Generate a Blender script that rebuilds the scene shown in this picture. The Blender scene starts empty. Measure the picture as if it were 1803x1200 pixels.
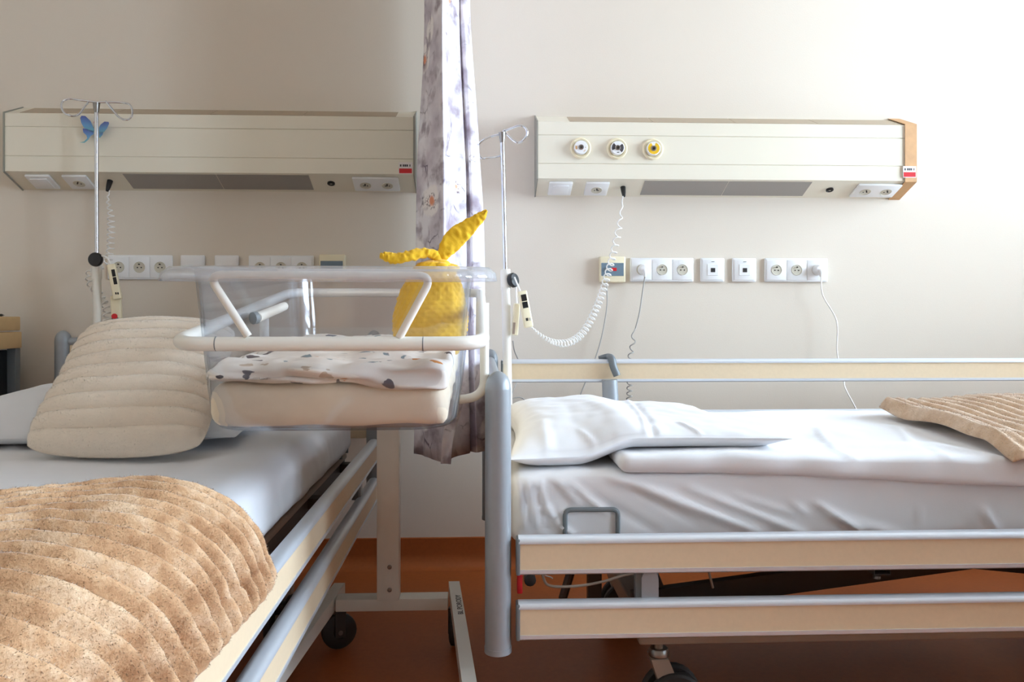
import bpy, bmesh, math, random
import numpy as np
from mathutils import Vector, Matrix, noise

random.seed(7)
rng = np.random.default_rng(7)
scene = bpy.context.scene
col = scene.collection

# ---------------------------------------------------------------- camera
F, CX, CY, CAMZ, YAW = 1400.0, 901.5, 555.0, 0.85, math.radians(2.45)
SN, CS = math.sin(YAW), math.cos(YAW)
cam_data = bpy.data.cameras.new('camera')
cam = bpy.data.objects.new('camera', cam_data)
col.objects.link(cam)
cam_data.sensor_fit = 'HORIZONTAL'
cam_data.sensor_width = 36.0
cam_data.lens = 36.0 * F / 1803.0
cam_data.shift_y = -(600.0 - CY) / 1803.0
cam_data.clip_start = 0.02
cam.location = (0, 0, CAMZ)
cam.rotation_euler = (math.pi / 2, 0, -YAW)
scene.camera = cam

# ---------------------------------------------------------------- daylight, exposure
world = bpy.data.worlds.new('overcast_sky')
scene.world = world
world.use_nodes = True
wn = world.node_tree.nodes
wn['Background'].inputs['Color'].default_value = (0.74, 0.92, 1.10, 1)
wn['Background'].inputs['Strength'].default_value = 28.0
WX, WZ0, WZ1 = 3.20, 0.82, 2.50                             # right wall: main window, plus an unseen one added as fill
WINS = [(0.85, 2.55), (-1.22, -0.15)]  # second opening is added out of view, to brighten viewer-side faces
for wy0, wy1 in WINS:
    pl = bpy.data.lights.new('window_portal', 'AREA')
    pl.shape = 'RECTANGLE'
    pl.size, pl.size_y = wy1 - wy0, WZ1 - WZ0
    pl.cycles.is_portal = True
    po = bpy.data.objects.new('window_portal', pl)
    col.objects.link(po)
    po.location = (WX + 0.02, (wy0 + wy1) / 2, (WZ0 + WZ1) / 2)
    po.rotation_euler = Vector((-1, 0, 0)).to_track_quat('-Z', 'Z').to_euler()
vs = scene.view_settings
vs.view_transform = 'Standard'
vs.look = 'None'
vs.exposure = 0.0
vs.gamma = 1.0
vs.use_curve_mapping = False
cy = scene.cycles
cy.use_denoising = True
cy.max_bounces = 8
cy.diffuse_bounces = 5
cy.transparent_max_bounces = 24
cy.sample_clamp_indirect = 6.0

# ---------------------------------------------------------------- pixel -> world helpers (each with its own distance)
def ray(px, py):
    a, u = (px - CX) / F, (CY - py) / F
    return Vector((a * CS + SN, CS - a * SN, u))
def at(px, py, Y):
    d = ray(px, py); t = Y / d.y
    return Vector((d.x * t, Y, CAMZ + d.z * t))
def atz(px, py, Z):
    d = ray(px, py); t = (Z - CAMZ) / d.z
    return Vector((d.x * t, d.y * t, Z))
def XA(px, Y): return at(px, CY, Y).x
def ZA(py, px, Y): return at(px, py, Y).z

# ---------------------------------------------------------------- materials
def lin(c):
    c = c / 255.0
    return c / 12.92 if c <= 0.04045 else ((c + 0.055) / 1.055) ** 2.4
def rgb(r, g, b): return (lin(r), lin(g), lin(b), 1.0)

def new_mat(name):
    m = bpy.data.materials.new(name); m.use_nodes = True
    nt = m.node_tree
    return m, nt, nt.nodes, nt.links, nt.nodes['Principled BSDF']

def mat(name, color, rough=0.5, metal=0.0, var=0.06, vscale=6.0, bump=0.0, bscale=200.0, sheen=0.0, spec=None, coat=0.0):
    m, nt, N, L, b = new_mat(name)
    tc = N.new('ShaderNodeTexCoord')
    nz = N.new('ShaderNodeTexNoise'); nz.inputs['Scale'].default_value = vscale; nz.inputs['Detail'].default_value = 4
    L.new(tc.outputs['Object'], nz.inputs['Vector'])
    mx = N.new('ShaderNodeMix'); mx.data_type = 'RGBA'
    mx.inputs['A'].default_value = tuple(max(0, c * (1 - var)) for c in color[:3]) + (1,)
    mx.inputs['B'].default_value = tuple(min(1, c * (1 + var)) for c in color[:3]) + (1,)
    L.new(nz.outputs['Fac'], mx.inputs['Factor'])
    L.new(mx.outputs['Result'], b.inputs['Base Color'])
    b.inputs['Roughness'].default_value = rough
    b.inputs['Metallic'].default_value = metal
    if spec is not None: b.inputs['Specular IOR Level'].default_value = spec
    if sheen:
        b.inputs['Sheen Weight'].default_value = sheen; b.inputs['Sheen Roughness'].default_value = 0.4
    if coat: b.inputs['Coat Weight'].default_value = coat
    if bump:
        n2 = N.new('ShaderNodeTexNoise'); n2.inputs['Scale'].default_value = bscale; n2.inputs['Detail'].default_value = 3
        L.new(tc.outputs['Object'], n2.inputs['Vector'])
        bp = N.new('ShaderNodeBump'); bp.inputs['Strength'].default_value = bump; bp.inputs['Distance'].default_value = 0.002
        L.new(n2.outputs['Fac'], bp.inputs['Height']); L.new(bp.outputs['Normal'], b.inputs['Normal'])
    return m

M = {}
M['wall'] = mat('painted_wall', rgb(224, 213, 198), 0.75, var=0.02, vscale=3, bump=0.12, bscale=240)
M['ceiling'] = mat('ceiling_paint', rgb(236, 228, 216), 0.8, var=0.01)
M['floor'] = mat('vinyl_floor', rgb(160, 86, 42), 0.42, var=0.16, vscale=90, spec=0.25)
M['unit'] = mat('headwall_enamel', rgb(236, 229, 211), 0.42, var=0.01)
M['unit_side'] = mat('headwall_side', rgb(150, 148, 138), 0.5, var=0.03)
M['diffuser'] = mat('uplight_glass', rgb(178, 160, 136), 0.4, var=0.04, vscale=30)
M['lamp'] = mat('louvre_grey', rgb(160, 155, 150), 0.35, var=0.10, vscale=700, metal=0.3)
M['white_plastic'] = mat('white_plastic', rgb(240, 240, 240), 0.3, var=0.01)
M['cream_plastic'] = mat('cream_plastic', rgb(240, 228, 196), 0.35, var=0.02)
M['socket_grey'] = mat('socket_recess', rgb(206, 200, 184), 0.4, var=0.03)
M['black'] = mat('black_plastic', rgb(22, 22, 24), 0.35, var=0.1)
M['dark'] = mat('dark_hole', rgb(40, 34, 30), 0.6, var=0.1)
M['display'] = mat('blue_grey_panel', rgb(112, 132, 146), 0.35, var=0.05, vscale=60)
M['red'] = mat('red_plastic', rgb(205, 24, 34), 0.4, var=0.06, vscale=60)
M['label_white'] = mat('paper_label', rgb(240, 232, 228), 0.5, var=0.02)
M['ink'] = mat('dark_ink', rgb(70, 66, 70), 0.6, var=0.1)
M['cardboard'] = mat('brown_tape', rgb(206, 160, 112), 0.6, var=0.16, vscale=38)
M['yellow_print'] = mat('yellow_print', rgb(238, 192, 40), 0.4, var=0.05)
M['chrome'] = mat('chrome', rgb(215, 218, 224), 0.14, metal=1.0, var=0.02)
M['steel'] = mat('brushed_steel', rgb(150, 146, 142), 0.32, metal=1.0, var=0.05, vscale=50)
M['alu'] = mat('anodised_aluminium', rgb(222, 228, 236), 0.34, metal=0.45, var=0.02, vscale=40)
M['post'] = mat('grey_blue_lacquer', rgb(152, 157, 162), 0.38, metal=0.25, var=0.05, vscale=60)
M['post_dark'] = mat('grey_plastic', rgb(112, 118, 122), 0.45, var=0.05)
M['rail_wood'] = mat('beige_laminate', rgb(227, 205, 173), 0.45, var=0.05, vscale=120)
M['frame_taupe'] = mat('taupe_lacquer', rgb(160, 142, 128), 0.45, var=0.04)
M['frame_dark'] = mat('dark_steel', rgb(66, 58, 54), 0.45, metal=0.3, var=0.1)
M['white_lacquer'] = mat('white_lacquer', rgb(240, 236, 226), 0.3, var=0.015, vscale=30)
M['sheet'] = mat('white_cotton', rgb(230, 230, 233), 0.85, var=0.015, vscale=30, bump=0.10, bscale=900, sheen=0.15)
M['sheet_blue'] = mat('pale_cotton', rgb(224, 226, 230), 0.85, var=0.02, vscale=20, bump=0.1, bscale=900, sheen=0.15)
M['fur_cream'] = mat('cream_plush', rgb(238, 224, 206), 0.95, var=0.06, vscale=60, bump=0.35, bscale=420, sheen=0.4)
M['cot_mattress'] = mat('cot_mattress_cotton', rgb(232, 216, 190), 0.85, var=0.03, vscale=25, bump=0.1, bscale=500)
M['yellow_toy'] = mat('yellow_minky', rgb(238, 188, 36), 0.9, var=0.10, vscale=70, bump=0.2, bscale=300, sheen=0.3)
M['rubber'] = mat('dark_rubber', rgb(48, 44, 42), 0.55, var=0.1)
M['wire_grey'] = mat('grey_cable', rgb(170, 166, 160), 0.5, var=0.03)
M['wire_white'] = mat('white_cable', rgb(244, 242, 238), 0.4, var=0.02)
M['cab_wood'] = mat('cabinet_beech', rgb(208, 172, 122), 0.5, var=0.07, vscale=50)
M['glass'] = None

def fur_mat(name, c0, c1, c2):
    m, nt, N, L, b = new_mat(name)
    tc = N.new('ShaderNodeTexCoord')
    n1 = N.new('ShaderNodeTexNoise'); n1.inputs['Scale'].default_value = 22; n1.inputs['Detail'].default_value = 6; n1.inputs['Roughness'].default_value = 0.65
    L.new(tc.outputs['Object'], n1.inputs['Vector'])
    r = N.new('ShaderNodeValToRGB')
    r.color_ramp.elements[0].position = 0.30; r.color_ramp.elements[0].color = c0
    r.color_ramp.elements[1].position = 0.72; r.color_ramp.elements[1].color = c2
    e = r.color_ramp.elements.new(0.5); e.color = c1
    L.new(n1.outputs['Fac'], r.inputs['Fac']); L.new(r.outputs['Color'], b.inputs['Base Color'])
    b.inputs['Roughness'].default_value = 0.9
    b.inputs['Sheen Weight'].default_value = 0.45; b.inputs['Sheen Roughness'].default_value = 0.35
    b.inputs['Specular IOR Level'].default_value = 0.2
    n2 = N.new('ShaderNodeTexNoise'); n2.inputs['Scale'].default_value = 380; n2.inputs['Detail'].default_value = 2
    L.new(tc.outputs['Object'], n2.inputs['Vector'])
    bp = N.new('ShaderNodeBump'); bp.inputs['Strength'].default_value = 0.4; bp.inputs['Distance'].default_value = 0.003
    L.new(n2.outputs['Fac'], bp.inputs['Height']); L.new(bp.outputs['Normal'], b.inputs['Normal'])
    return m
M['fur_tan'] = fur_mat('tan_faux_fur', rgb(160, 116, 80), rgb(200, 160, 122), rgb(230, 202, 170))
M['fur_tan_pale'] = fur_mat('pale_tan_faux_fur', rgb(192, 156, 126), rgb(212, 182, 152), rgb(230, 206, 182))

def clear_plastic(name, h0, h1, g0, g1):
    m = bpy.data.materials.new(name); m.use_nodes = True
    nt = m.node_tree; N = nt.nodes; L = nt.links; N.clear()
    out = N.new('ShaderNodeOutputMaterial')
    tr = N.new('ShaderNodeBsdfTransparent'); tr.inputs['Color'].default_value = (0.955, 0.955, 0.965, 1)
    gl = N.new('ShaderNodeBsdfGlossy'); gl.inputs['Roughness'].default_value = 0.07; gl.inputs['Color'].default_value = (1, 1, 1, 1)
    df = N.new('ShaderNodeBsdfDiffuse'); df.inputs['Color'].default_value = (0.9, 0.9, 0.92, 1)
    lw = N.new('ShaderNodeLayerWeight'); lw.inputs['Blend'].default_value = 0.5
    pw = N.new('ShaderNodeMath'); pw.operation = 'POWER'; pw.inputs[1].default_value = 4.0
    L.new(lw.outputs['Facing'], pw.inputs[0])
    fr = N.new('ShaderNodeMapRange'); fr.inputs['To Min'].default_value = g0; fr.inputs['To Max'].default_value = g1
    L.new(pw.outputs[0], fr.inputs['Value'])
    p3 = N.new('ShaderNodeMath'); p3.operation = 'POWER'; p3.inputs[1].default_value = 3.0; L.new(lw.outputs['Facing'], p3.inputs[0])
    tm = N.new('ShaderNodeMix'); tm.data_type = 'RGBA'; tm.inputs['A'].default_value = (0.96, 0.96, 0.97, 1); tm.inputs['B'].default_value = (0.50, 0.55, 0.62, 1)
    L.new(p3.outputs[0], tm.inputs['Factor']); L.new(tm.outputs['Result'], tr.inputs['Color'])
    tc = N.new('ShaderNodeTexCoord')
    nz = N.new('ShaderNodeTexNoise'); nz.inputs['Scale'].default_value = 14; nz.inputs['Detail'].default_value = 5
    L.new(tc.outputs['Object'], nz.inputs['Vector'])
    mr = N.new('ShaderNodeMapRange'); mr.inputs['From Min'].default_value = 0.3; mr.inputs['From Max'].default_value = 0.8
    mr.inputs['To Min'].default_value = h0; mr.inputs['To Max'].default_value = h1
    L.new(nz.outputs['Fac'], mr.inputs['Value'])
    m1 = N.new('ShaderNodeMixShader'); m2 = N.new('ShaderNodeMixShader')
    L.new(fr.outputs['Result'], m1.inputs['Fac']); L.new(tr.outputs[0], m1.inputs[1]); L.new(gl.outputs[0], m1.inputs[2])
    L.new(mr.outputs['Result'], m2.inputs['Fac']); L.new(m1.outputs[0], m2.inputs[1]); L.new(df.outputs[0], m2.inputs[2])
    L.new(m2.outputs[0], out.inputs['Surface'])
    return m
M['acrylic'] = clear_plastic('clear_acrylic', .006, .035, .05, .6)
M['acrylic_rim'] = clear_plastic('thick_acrylic_rim', .08, .26, .12, .85)

def pane_mat():
    m = bpy.data.materials.new('window_glass'); m.use_nodes = True
    nt = m.node_tree; N = nt.nodes; L = nt.links; N.clear()
    out = N.new('ShaderNodeOutputMaterial')
    tr = N.new('ShaderNodeBsdfTransparent'); gl = N.new('ShaderNodeBsdfGlossy'); gl.inputs['Roughness'].default_value = 0.02
    fr = N.new('ShaderNodeFresnel'); mx = N.new('ShaderNodeMixShader')
    L.new(fr.outputs['Fac'], mx.inputs['Fac']); L.new(tr.outputs[0], mx.inputs[1]); L.new(gl.outputs[0], mx.inputs[2])
    L.new(mx.outputs[0], out.inputs['Surface'])
    return m
M['glass'] = pane_mat()

def ramp(N, stops, interp='LINEAR'):
    r = N.new('ShaderNodeValToRGB'); cr = r.color_ramp; cr.interpolation = interp
    cr.elements[0].position, cr.elements[0].color = stops[0]
    cr.elements[1].position, cr.elements[1].color = stops[-1]
    for p, c in stops[1:-1]:
        e = cr.elements.new(p); e.color = c
    return r

def curtain_mat():
    m, nt, N, L, b = new_mat('floral_curtain')
    uv = N.new('ShaderNodeUVMap')
    # soft lavender wash
    n1 = N.new('ShaderNodeTexNoise'); n1.inputs['Scale'].default_value = 7; n1.inputs['Detail'].default_value = 5
    L.new(uv.outputs['UV'], n1.inputs['Vector'])
    base = ramp(N, [(0.32, rgb(176, 164, 178)), (0.47, rgb(214, 206, 214)), (0.60, rgb(238, 234, 240))])
    L.new(n1.outputs['Fac'], base.inputs['Fac'])
    # warped coordinates -> blossoms
    nw = N.new('ShaderNodeTexNoise'); nw.inputs['Scale'].default_value = 34; nw.inputs['Detail'].default_value = 2
    L.new(uv.outputs['UV'], nw.inputs['Vector'])
    vm = N.new('ShaderNodeVectorMath'); vm.operation = 'MULTIPLY_ADD'
    L.new(nw.outputs['Color'], vm.inputs[0]); vm.inputs[1].default_value = (0.024, 0.024, 0)
    L.new(uv.outputs['UV'], vm.inputs[2])
    vo = N.new('ShaderNodeTexVoronoi'); vo.inputs['Scale'].default_value = 9.5; vo.inputs['Randomness'].default_value = 0.8
    L.new(vm.outputs['Vector'], vo.inputs['Vector'])
    petals = ramp(N, [(0.0, (1, 1, 1, 1)), (0.34, (1, 1, 1, 1)), (0.42, (0, 0, 0, 1))])
    L.new(vo.outputs['Distance'], petals.inputs['Fac'])
    mx1 = N.new('ShaderNodeMix'); mx1.data_type = 'RGBA'
    L.new(petals.outputs['Color'], mx1.inputs['Factor']); L.new(base.outputs['Color'], mx1.inputs['A'])
    mx1.inputs['B'].default_value = rgb(246, 240, 240)
    # darker leaf strokes at the petal rims
    ve = N.new('ShaderNodeTexVoronoi'); ve.inputs['Scale'].default_value = 15; ve.feature = 'DISTANCE_TO_EDGE'
    L.new(vm.outputs['Vector'], ve.inputs['Vector'])
    edge = ramp(N, [(0.0, (1, 1, 1, 1)), (0.05, (0, 0, 0, 1))])
    L.new(ve.outputs['Distance'], edge.inputs['Fac'])
    n3 = N.new('ShaderNodeTexNoise'); n3.inputs['Scale'].default_value = 11; n3.inputs['Detail'].default_value = 3
    L.new(uv.outputs['UV'], n3.inputs['Vector'])
    msk = ramp(N, [(0.54, (0, 0, 0, 1)), (0.64, (1, 1, 1, 1))]); L.new(n3.outputs['Fac'], msk.inputs['Fac'])
    mu = N.new('ShaderNodeMath'); mu.operation = 'MULTIPLY'
    L.new(edge.outputs['Color'], mu.inputs[0]); L.new(msk.outputs['Color'], mu.inputs[1])
    mx2 = N.new('ShaderNodeMix'); mx2.data_type = 'RGBA'
    L.new(mu.outputs[0], mx2.inputs['Factor']); L.new(mx1.outputs['Result'], mx2.inputs['A']); mx2.inputs['B'].default_value = rgb(98, 84, 104)
    # purple-grey shadows printed between blossoms
    n4 = N.new('ShaderNodeTexNoise'); n4.inputs['Scale'].default_value = 16; n4.inputs['Detail'].default_value = 5
    L.new(uv.outputs['UV'], n4.inputs['Vector'])
    msk4 = ramp(N, [(0.52, (0, 0, 0, 1)), (0.66, (0.85, 0.85, 0.85, 1))]); L.new(n4.outputs['Fac'], msk4.inputs['Fac'])
    mx3 = N.new('ShaderNodeMix'); mx3.data_type = 'RGBA'
    L.new(msk4.outputs['Color'], mx3.inputs['Factor']); L.new(mx2.outputs['Result'], mx3.inputs['A']); mx3.inputs['B'].default_value = rgb(150, 135, 146)
    # salmon flower hearts
    core = ramp(N, [(0.0, (1, 1, 1, 1)), (0.09, (1, 1, 1, 1)), (0.16, (0, 0, 0, 1))]); L.new(vo.outputs['Distance'], core.inputs['Fac'])
    mx4 = N.new('ShaderNodeMix'); mx4.data_type = 'RGBA'
    L.new(core.outputs['Color'], mx4.inputs['Factor']); L.new(mx3.outputs['Result'], mx4.inputs['A']); mx4.inputs['B'].default_value = rgb(226, 150, 118)
    # fine dark stamens round each heart
    ring = ramp(N, [(0.10, (0, 0, 0, 1)), (0.16, (1, 1, 1, 1)), (0.24, (0, 0, 0, 1))]); L.new(vo.outputs['Distance'], ring.inputs['Fac'])
    n6 = N.new('ShaderNodeTexNoise'); n6.inputs['Scale'].default_value = 120; n6.inputs['Detail'].default_value = 2; L.new(uv.outputs['UV'], n6.inputs['Vector'])
    m6 = ramp(N, [(0.50, (0, 0, 0, 1)), (0.58, (1, 1, 1, 1))]); L.new(n6.outputs['Fac'], m6.inputs['Fac'])
    mu6 = N.new('ShaderNodeMath'); mu6.operation = 'MULTIPLY'; L.new(ring.outputs['Color'], mu6.inputs[0]); L.new(m6.outputs['Color'], mu6.inputs[1])
    mx6 = N.new('ShaderNodeMix'); mx6.data_type = 'RGBA'
    L.new(mu6.outputs[0], mx6.inputs['Factor']); L.new(mx4.outputs['Result'], mx6.inputs['A']); mx6.inputs['B'].default_value = rgb(110, 84, 92)
    L.new(mx6.outputs['Result'], b.inputs['Base Color'])
    b.inputs['Roughness'].default_value = 0.85
    return m
M['curtain'] = curtain_mat()

def cot_sheet_mat():
    m, nt, N, L, b = new_mat('printed_cot_sheet')
    tc = N.new('ShaderNodeTexCoord')
    v = N.new('ShaderNodeTexVoronoi'); v.inputs['Scale'].default_value = 30
    nw = N.new('ShaderNodeTexNoise'); nw.inputs['Scale'].default_value = 45; nw.inputs['Detail'].default_value = 3
    L.new(tc.outputs['Object'], nw.inputs['Vector'])
    vm = N.new('ShaderNodeVectorMath'); vm.operation = 'MULTIPLY_ADD'; vm.inputs[1].default_value = (0.030, 0.030, 0.030)
    L.new(nw.outputs['Color'], vm.inputs[0]); L.new(tc.outputs['Object'], vm.inputs[2]); L.new(vm.outputs['Vector'], v.inputs['Vector'])
    blob = ramp(N, [(0.0, (1, 1, 1, 1)), (0.30, (1, 1, 1, 1)), (0.33, (0, 0, 0, 1))]); L.new(v.outputs['Distance'], blob.inputs['Fac'])
    sep = N.new('ShaderNodeSeparateColor'); L.new(v.outputs['Color'], sep.inputs['Color'])
    pal = ramp(N, [(0.0, rgb(92, 94, 104)), (0.18, rgb(214, 138, 66)), (0.30, rgb(126, 146, 152)), (0.45, rgb(196, 176, 156)), (0.62, rgb(84, 76, 78)), (0.72, rgb(238, 230, 220)), (1.0, rgb(238, 230, 220))], 'CONSTANT')
    L.new(sep.outputs['Red'], pal.inputs['Fac'])
    mx = N.new('ShaderNodeMix'); mx.data_type = 'RGBA'
    L.new(blob.outputs['Color'], mx.inputs['Factor']); mx.inputs['A'].default_value = rgb(238, 230, 220); L.new(pal.outputs['Color'], mx.inputs['B'])
    L.new(mx.outputs['Result'], b.inputs['Base Color']); b.inputs['Roughness'].default_value = 0.85
    return m
M['cot_sheet'] = cot_sheet_mat()

def butterfly_mat():
    m, nt, N, L, b = new_mat('butterfly_wing')
    tc = N.new('ShaderNodeTexCoord'); sx = N.new('ShaderNodeSeparateXYZ')
    L.new(tc.outputs['Generated'], sx.inputs['Vector'])
    r = ramp(N, [(0.0, rgb(120, 186, 190)), (0.45, rgb(110, 160, 206)), (1.0, rgb(88, 96, 168))])
    L.new(sx.outputs['Z'], r.inputs['Fac']); L.new(r.outputs['Color'], b.inputs['Base Color'])
    b.inputs['Roughness'].default_value = 0.5
    return m
M['butterfly'] = butterfly_mat()

# ---------------------------------------------------------------- mesh helpers
def link(name, me, material=None, parent=None, smooth=False):
    """origin to the bounding-box centre, then link; children keep their world place"""
    n = len(me.vertices)
    co = np.empty(n * 3); me.vertices.foreach_get('co', co); co = co.reshape(-1, 3)
    c = (co.min(0) + co.max(0)) / 2
    me.vertices.foreach_set('co', (co - c).ravel()); me.update()
    o = bpy.data.objects.new(name, me); col.objects.link(o)
    o.location = c
    if material is not None: me.materials.append(material)
    if smooth is True:
        me.polygons.foreach_set('use_smooth', [True] * len(me.polygons))
    elif smooth:
        me.polygons.foreach_set('use_smooth', [True] * len(me.polygons))
        me.set_sharp_from_angle(angle=math.radians(smooth))
    if parent is not None: adopt(o, parent)
    return o

def world_loc(o):
    return o.location.copy() if o.parent is None else Vector(o['_w'])
def adopt(o, parent):
    w = o.location.copy()
    pw = Vector(parent.get('_w', tuple(parent.location)))
    o.parent = parent
    o.location = w - pw
    o['_w'] = tuple(w)

def thing(name, label, cat, loc, group=None):
    o = bpy.data.objects.new(name, None); col.objects.link(o)
    o.location = loc; o.empty_display_size = 0.05
    o['label'] = label; o['category'] = cat
    if group: o['group'] = group
    return o
def tag(o, label, cat, group=None, kind=None):
    o['label'] = label; o['category'] = cat
    if group: o['group'] = group
    if kind: o['kind'] = kind
    return o
def struct(o):
    o['kind'] = 'structure'; return o

class MB:
    """collects shapes in one bmesh; build() links them as one mesh object"""
    def __init__(self): self.bm = bmesh.new()
    def _mat(self, vs, mtx):
        if mtx is not None: bmesh.ops.transform(self.bm, matrix=mtx, verts=vs)
    def box(self, lo, hi, bevel=0.0, seg=2, mtx=None):
        lo, hi = Vector(lo), Vector(hi)
        tmp = bmesh.new()
        bmesh.ops.create_cube(tmp, size=1.0)
        for v in tmp.verts:
            v.co = Vector(((lo[i] + hi[i]) / 2 + v.co[i] * (hi[i] - lo[i]) for i in range(3)))
        if bevel > 0:
            bmesh.ops.bevel(tmp, geom=list(tmp.edges), offset=bevel, segments=seg, profile=0.5, affect='EDGES')
        self._take(tmp, mtx); return self
    def _take(self, tmp, mtx=None):
        if mtx is not None: bmesh.ops.transform(tmp, matrix=mtx, verts=list(tmp.verts))
        bmesh.ops.recalc_face_normals(tmp, faces=list(tmp.faces))
        m = {}
        for v in tmp.verts: m[v] = self.bm.verts.new(v.co)
        for f in tmp.faces:
            try: self.bm.faces.new([m[v] for v in f.verts])
            except ValueError: pass
        tmp.free()
    def raw(self, verts, faces, mtx=None):
        tmp = bmesh.new()
        vv = [tmp.verts.new(v) for v in verts]
        for f in faces: tmp.faces.new([vv[i] for i in f])
        self._take(tmp, mtx); return self
    def prism(self, poly, x0, x1, mtx=None, axis='x'):
        """poly of (a, b) extruded along an axis"""
        n = len(poly)
        def P(t, a, b):
            return {'x': (t, a, b), 'y': (a, t, b), 'z': (a, b, t)}[axis]
        v = [P(x0, a, b) for a, b in poly] + [P(x1, a, b) for a, b in poly]
        f = [tuple(range(n)), tuple(range(2 * n - 1, n - 1, -1))]
        for i in range(n): f.append((i, (i + 1) % n, n + (i + 1) % n, n + i))
        return self.raw(v, f, mtx)
    def lathe(self, prof, n=24, mtx=None):
        """prof of (radius, height) about local z, closed with caps"""
        v, f = [], []
        for r, h in prof:
            for k in range(n):
                a = 2 * math.pi * k / n; v.append((r * math.cos(a), r * math.sin(a), h))
        for i in range(len(prof) - 1):
            for k in range(n):
                f.append((i * n + k, i * n + (k + 1) % n, (i + 1) * n + (k + 1) % n, (i + 1) * n + k))
        f.append(tuple(range(n))); f.append(tuple((len(prof) - 1) * n + k for k in range(n)))
        return self.raw(v, f, mtx)
    def tube(self, pts, r, n=12, closed=False, mtx=None):
        pts = [Vector(p) for p in pts]
        k = len(pts)
        v, f = [], []
        up = None
        rr = r if isinstance(r, (list, tuple)) else [r] * k
        for i in range(k):
            if closed: d = pts[(i + 1) % k] - pts[i - 1]
            else: d = pts[min(i + 1, k - 1)] - pts[max(i - 1, 0)]
            d.normalize()
            if up is None:
                up = Vector((0, 0, 1)) if abs(d.z) < 0.9 else Vector((1, 0, 0))
            a = up - d * up.dot(d)
            if a.length < 1e-6: a = d.orthogonal()
            a.normalize(); up = a
            b = d.cross(a)
            for j in range(n):
                t = 2 * math.pi * j / n
                v.append(pts[i] + (a * math.cos(t) + b * math.sin(t)) * rr[i])
        for i in range(k if closed else k - 1):
            i2 = (i + 1) % k
            for j in range(n):
                f.append((i * n + j, i * n + (j + 1) % n, i2 * n + (j + 1) % n, i2 * n + j))
        if not closed:
            f.append(tuple(range(n))); f.append(tuple((k - 1) * n + j for j in range(n)))
        return self.raw(v, f, mtx)
    def sphere(self, c, r, seg=16, scale=(1, 1, 1)):
        tmp = bmesh.new()
        bmesh.ops.create_uvsphere(tmp, u_segments=seg, v_segments=max(6, seg // 2), radius=1)
        for v in tmp.verts: v.co = Vector(c) + Vector((v.co.x * r * scale[0], v.co.y * r * scale[1], v.co.z * r * scale[2]))
        self._take(tmp); return self
    def build(self, name, material, parent=None, smooth=35):
        me = bpy.data.meshes.new(name); self.bm.to_mesh(me); self.bm.free()
        return link(name, me, material, parent, smooth)

def fillet(pts, r, seg=6, closed=False):
    pts = [Vector(p) for p in pts]; out = []; n = len(pts)
    for i, p in enumerate(pts):
        if not closed and i in (0, n - 1): out.append(p); continue
        a, b = pts[i - 1], pts[(i + 1) % n]
        da, db = (a - p), (b - p)
        rr = min(r, da.length * 0.48, db.length * 0.48)
        s, e = p + da.normalized() * rr, p + db.normalized() * rr
        for k in range(seg + 1):
            t = k / seg
            out.append(s * (1 - t) ** 2 + p * 2 * t * (1 - t) + e * t * t)
    return out

def spline(pts, n=12):
    """Catmull-Rom through the points"""
    P = [Vector(p) for p in pts]; P = [P[0] * 2 - P[1]] + P + [P[-1] * 2 - P[-2]]
    out = []
    for i in range(1, len(P) - 2):
        for k in range(n):
            t = k / n; a, b, c, d = P[i - 1], P[i], P[i + 1], P[i + 2]
            out.append(0.5 * ((2 * b) + (c - a) * t + (2 * a - 5 * b + 4 * c - d) * t * t + (3 * b - a - 3 * c + d) * t ** 3))
    out.append(P[-2]); return out

def coil(path, rc, turns_at, per=8):
    """helix round a path; turns_at(t) = accumulated turns at t in 0..1"""
    pts = spline(path, 24)
    L = [0]
    for i in range(1, len(pts)): L.append(L[-1] + (pts[i] - pts[i - 1]).length)
    tot = turns_at(1.0); n = int(tot * per) + 1; out = []
    # invert turns_at on a table
    tab = [(turns_at(i / 400), i / 400) for i in range(401)]; j = 0
    up = Vector((0, -1, 0)); i2 = 0
    for k in range(n + 1):
        w = tot * k / n
        while j < 399 and tab[j + 1][0] < w: j += 1
        t0, t1 = tab[j], tab[j + 1]
        t = t0[1] + (t1[1] - t0[1]) * ((w - t0[0]) / max(1e-9, t1[0] - t0[0]))
        s = t * L[-1]
        while i2 < len(L) - 2 and L[i2 + 1] < s: i2 += 1
        q = (s - L[i2]) / max(1e-9, L[i2 + 1] - L[i2]); q = min(1, max(0, q))
        p = pts[i2].lerp(pts[i2 + 1], q); d = (pts[i2 + 1] - pts[i2]).normalized()
        a = (up - d * up.dot(d)).normalized(); b = d.cross(a)
        e = min(1, 6 * t, 6 * (1 - t)) ; th = 2 * math.pi * w
        out.append(p + (a * math.cos(th) + b * math.sin(th)) * rc * e)
    return out

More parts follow.
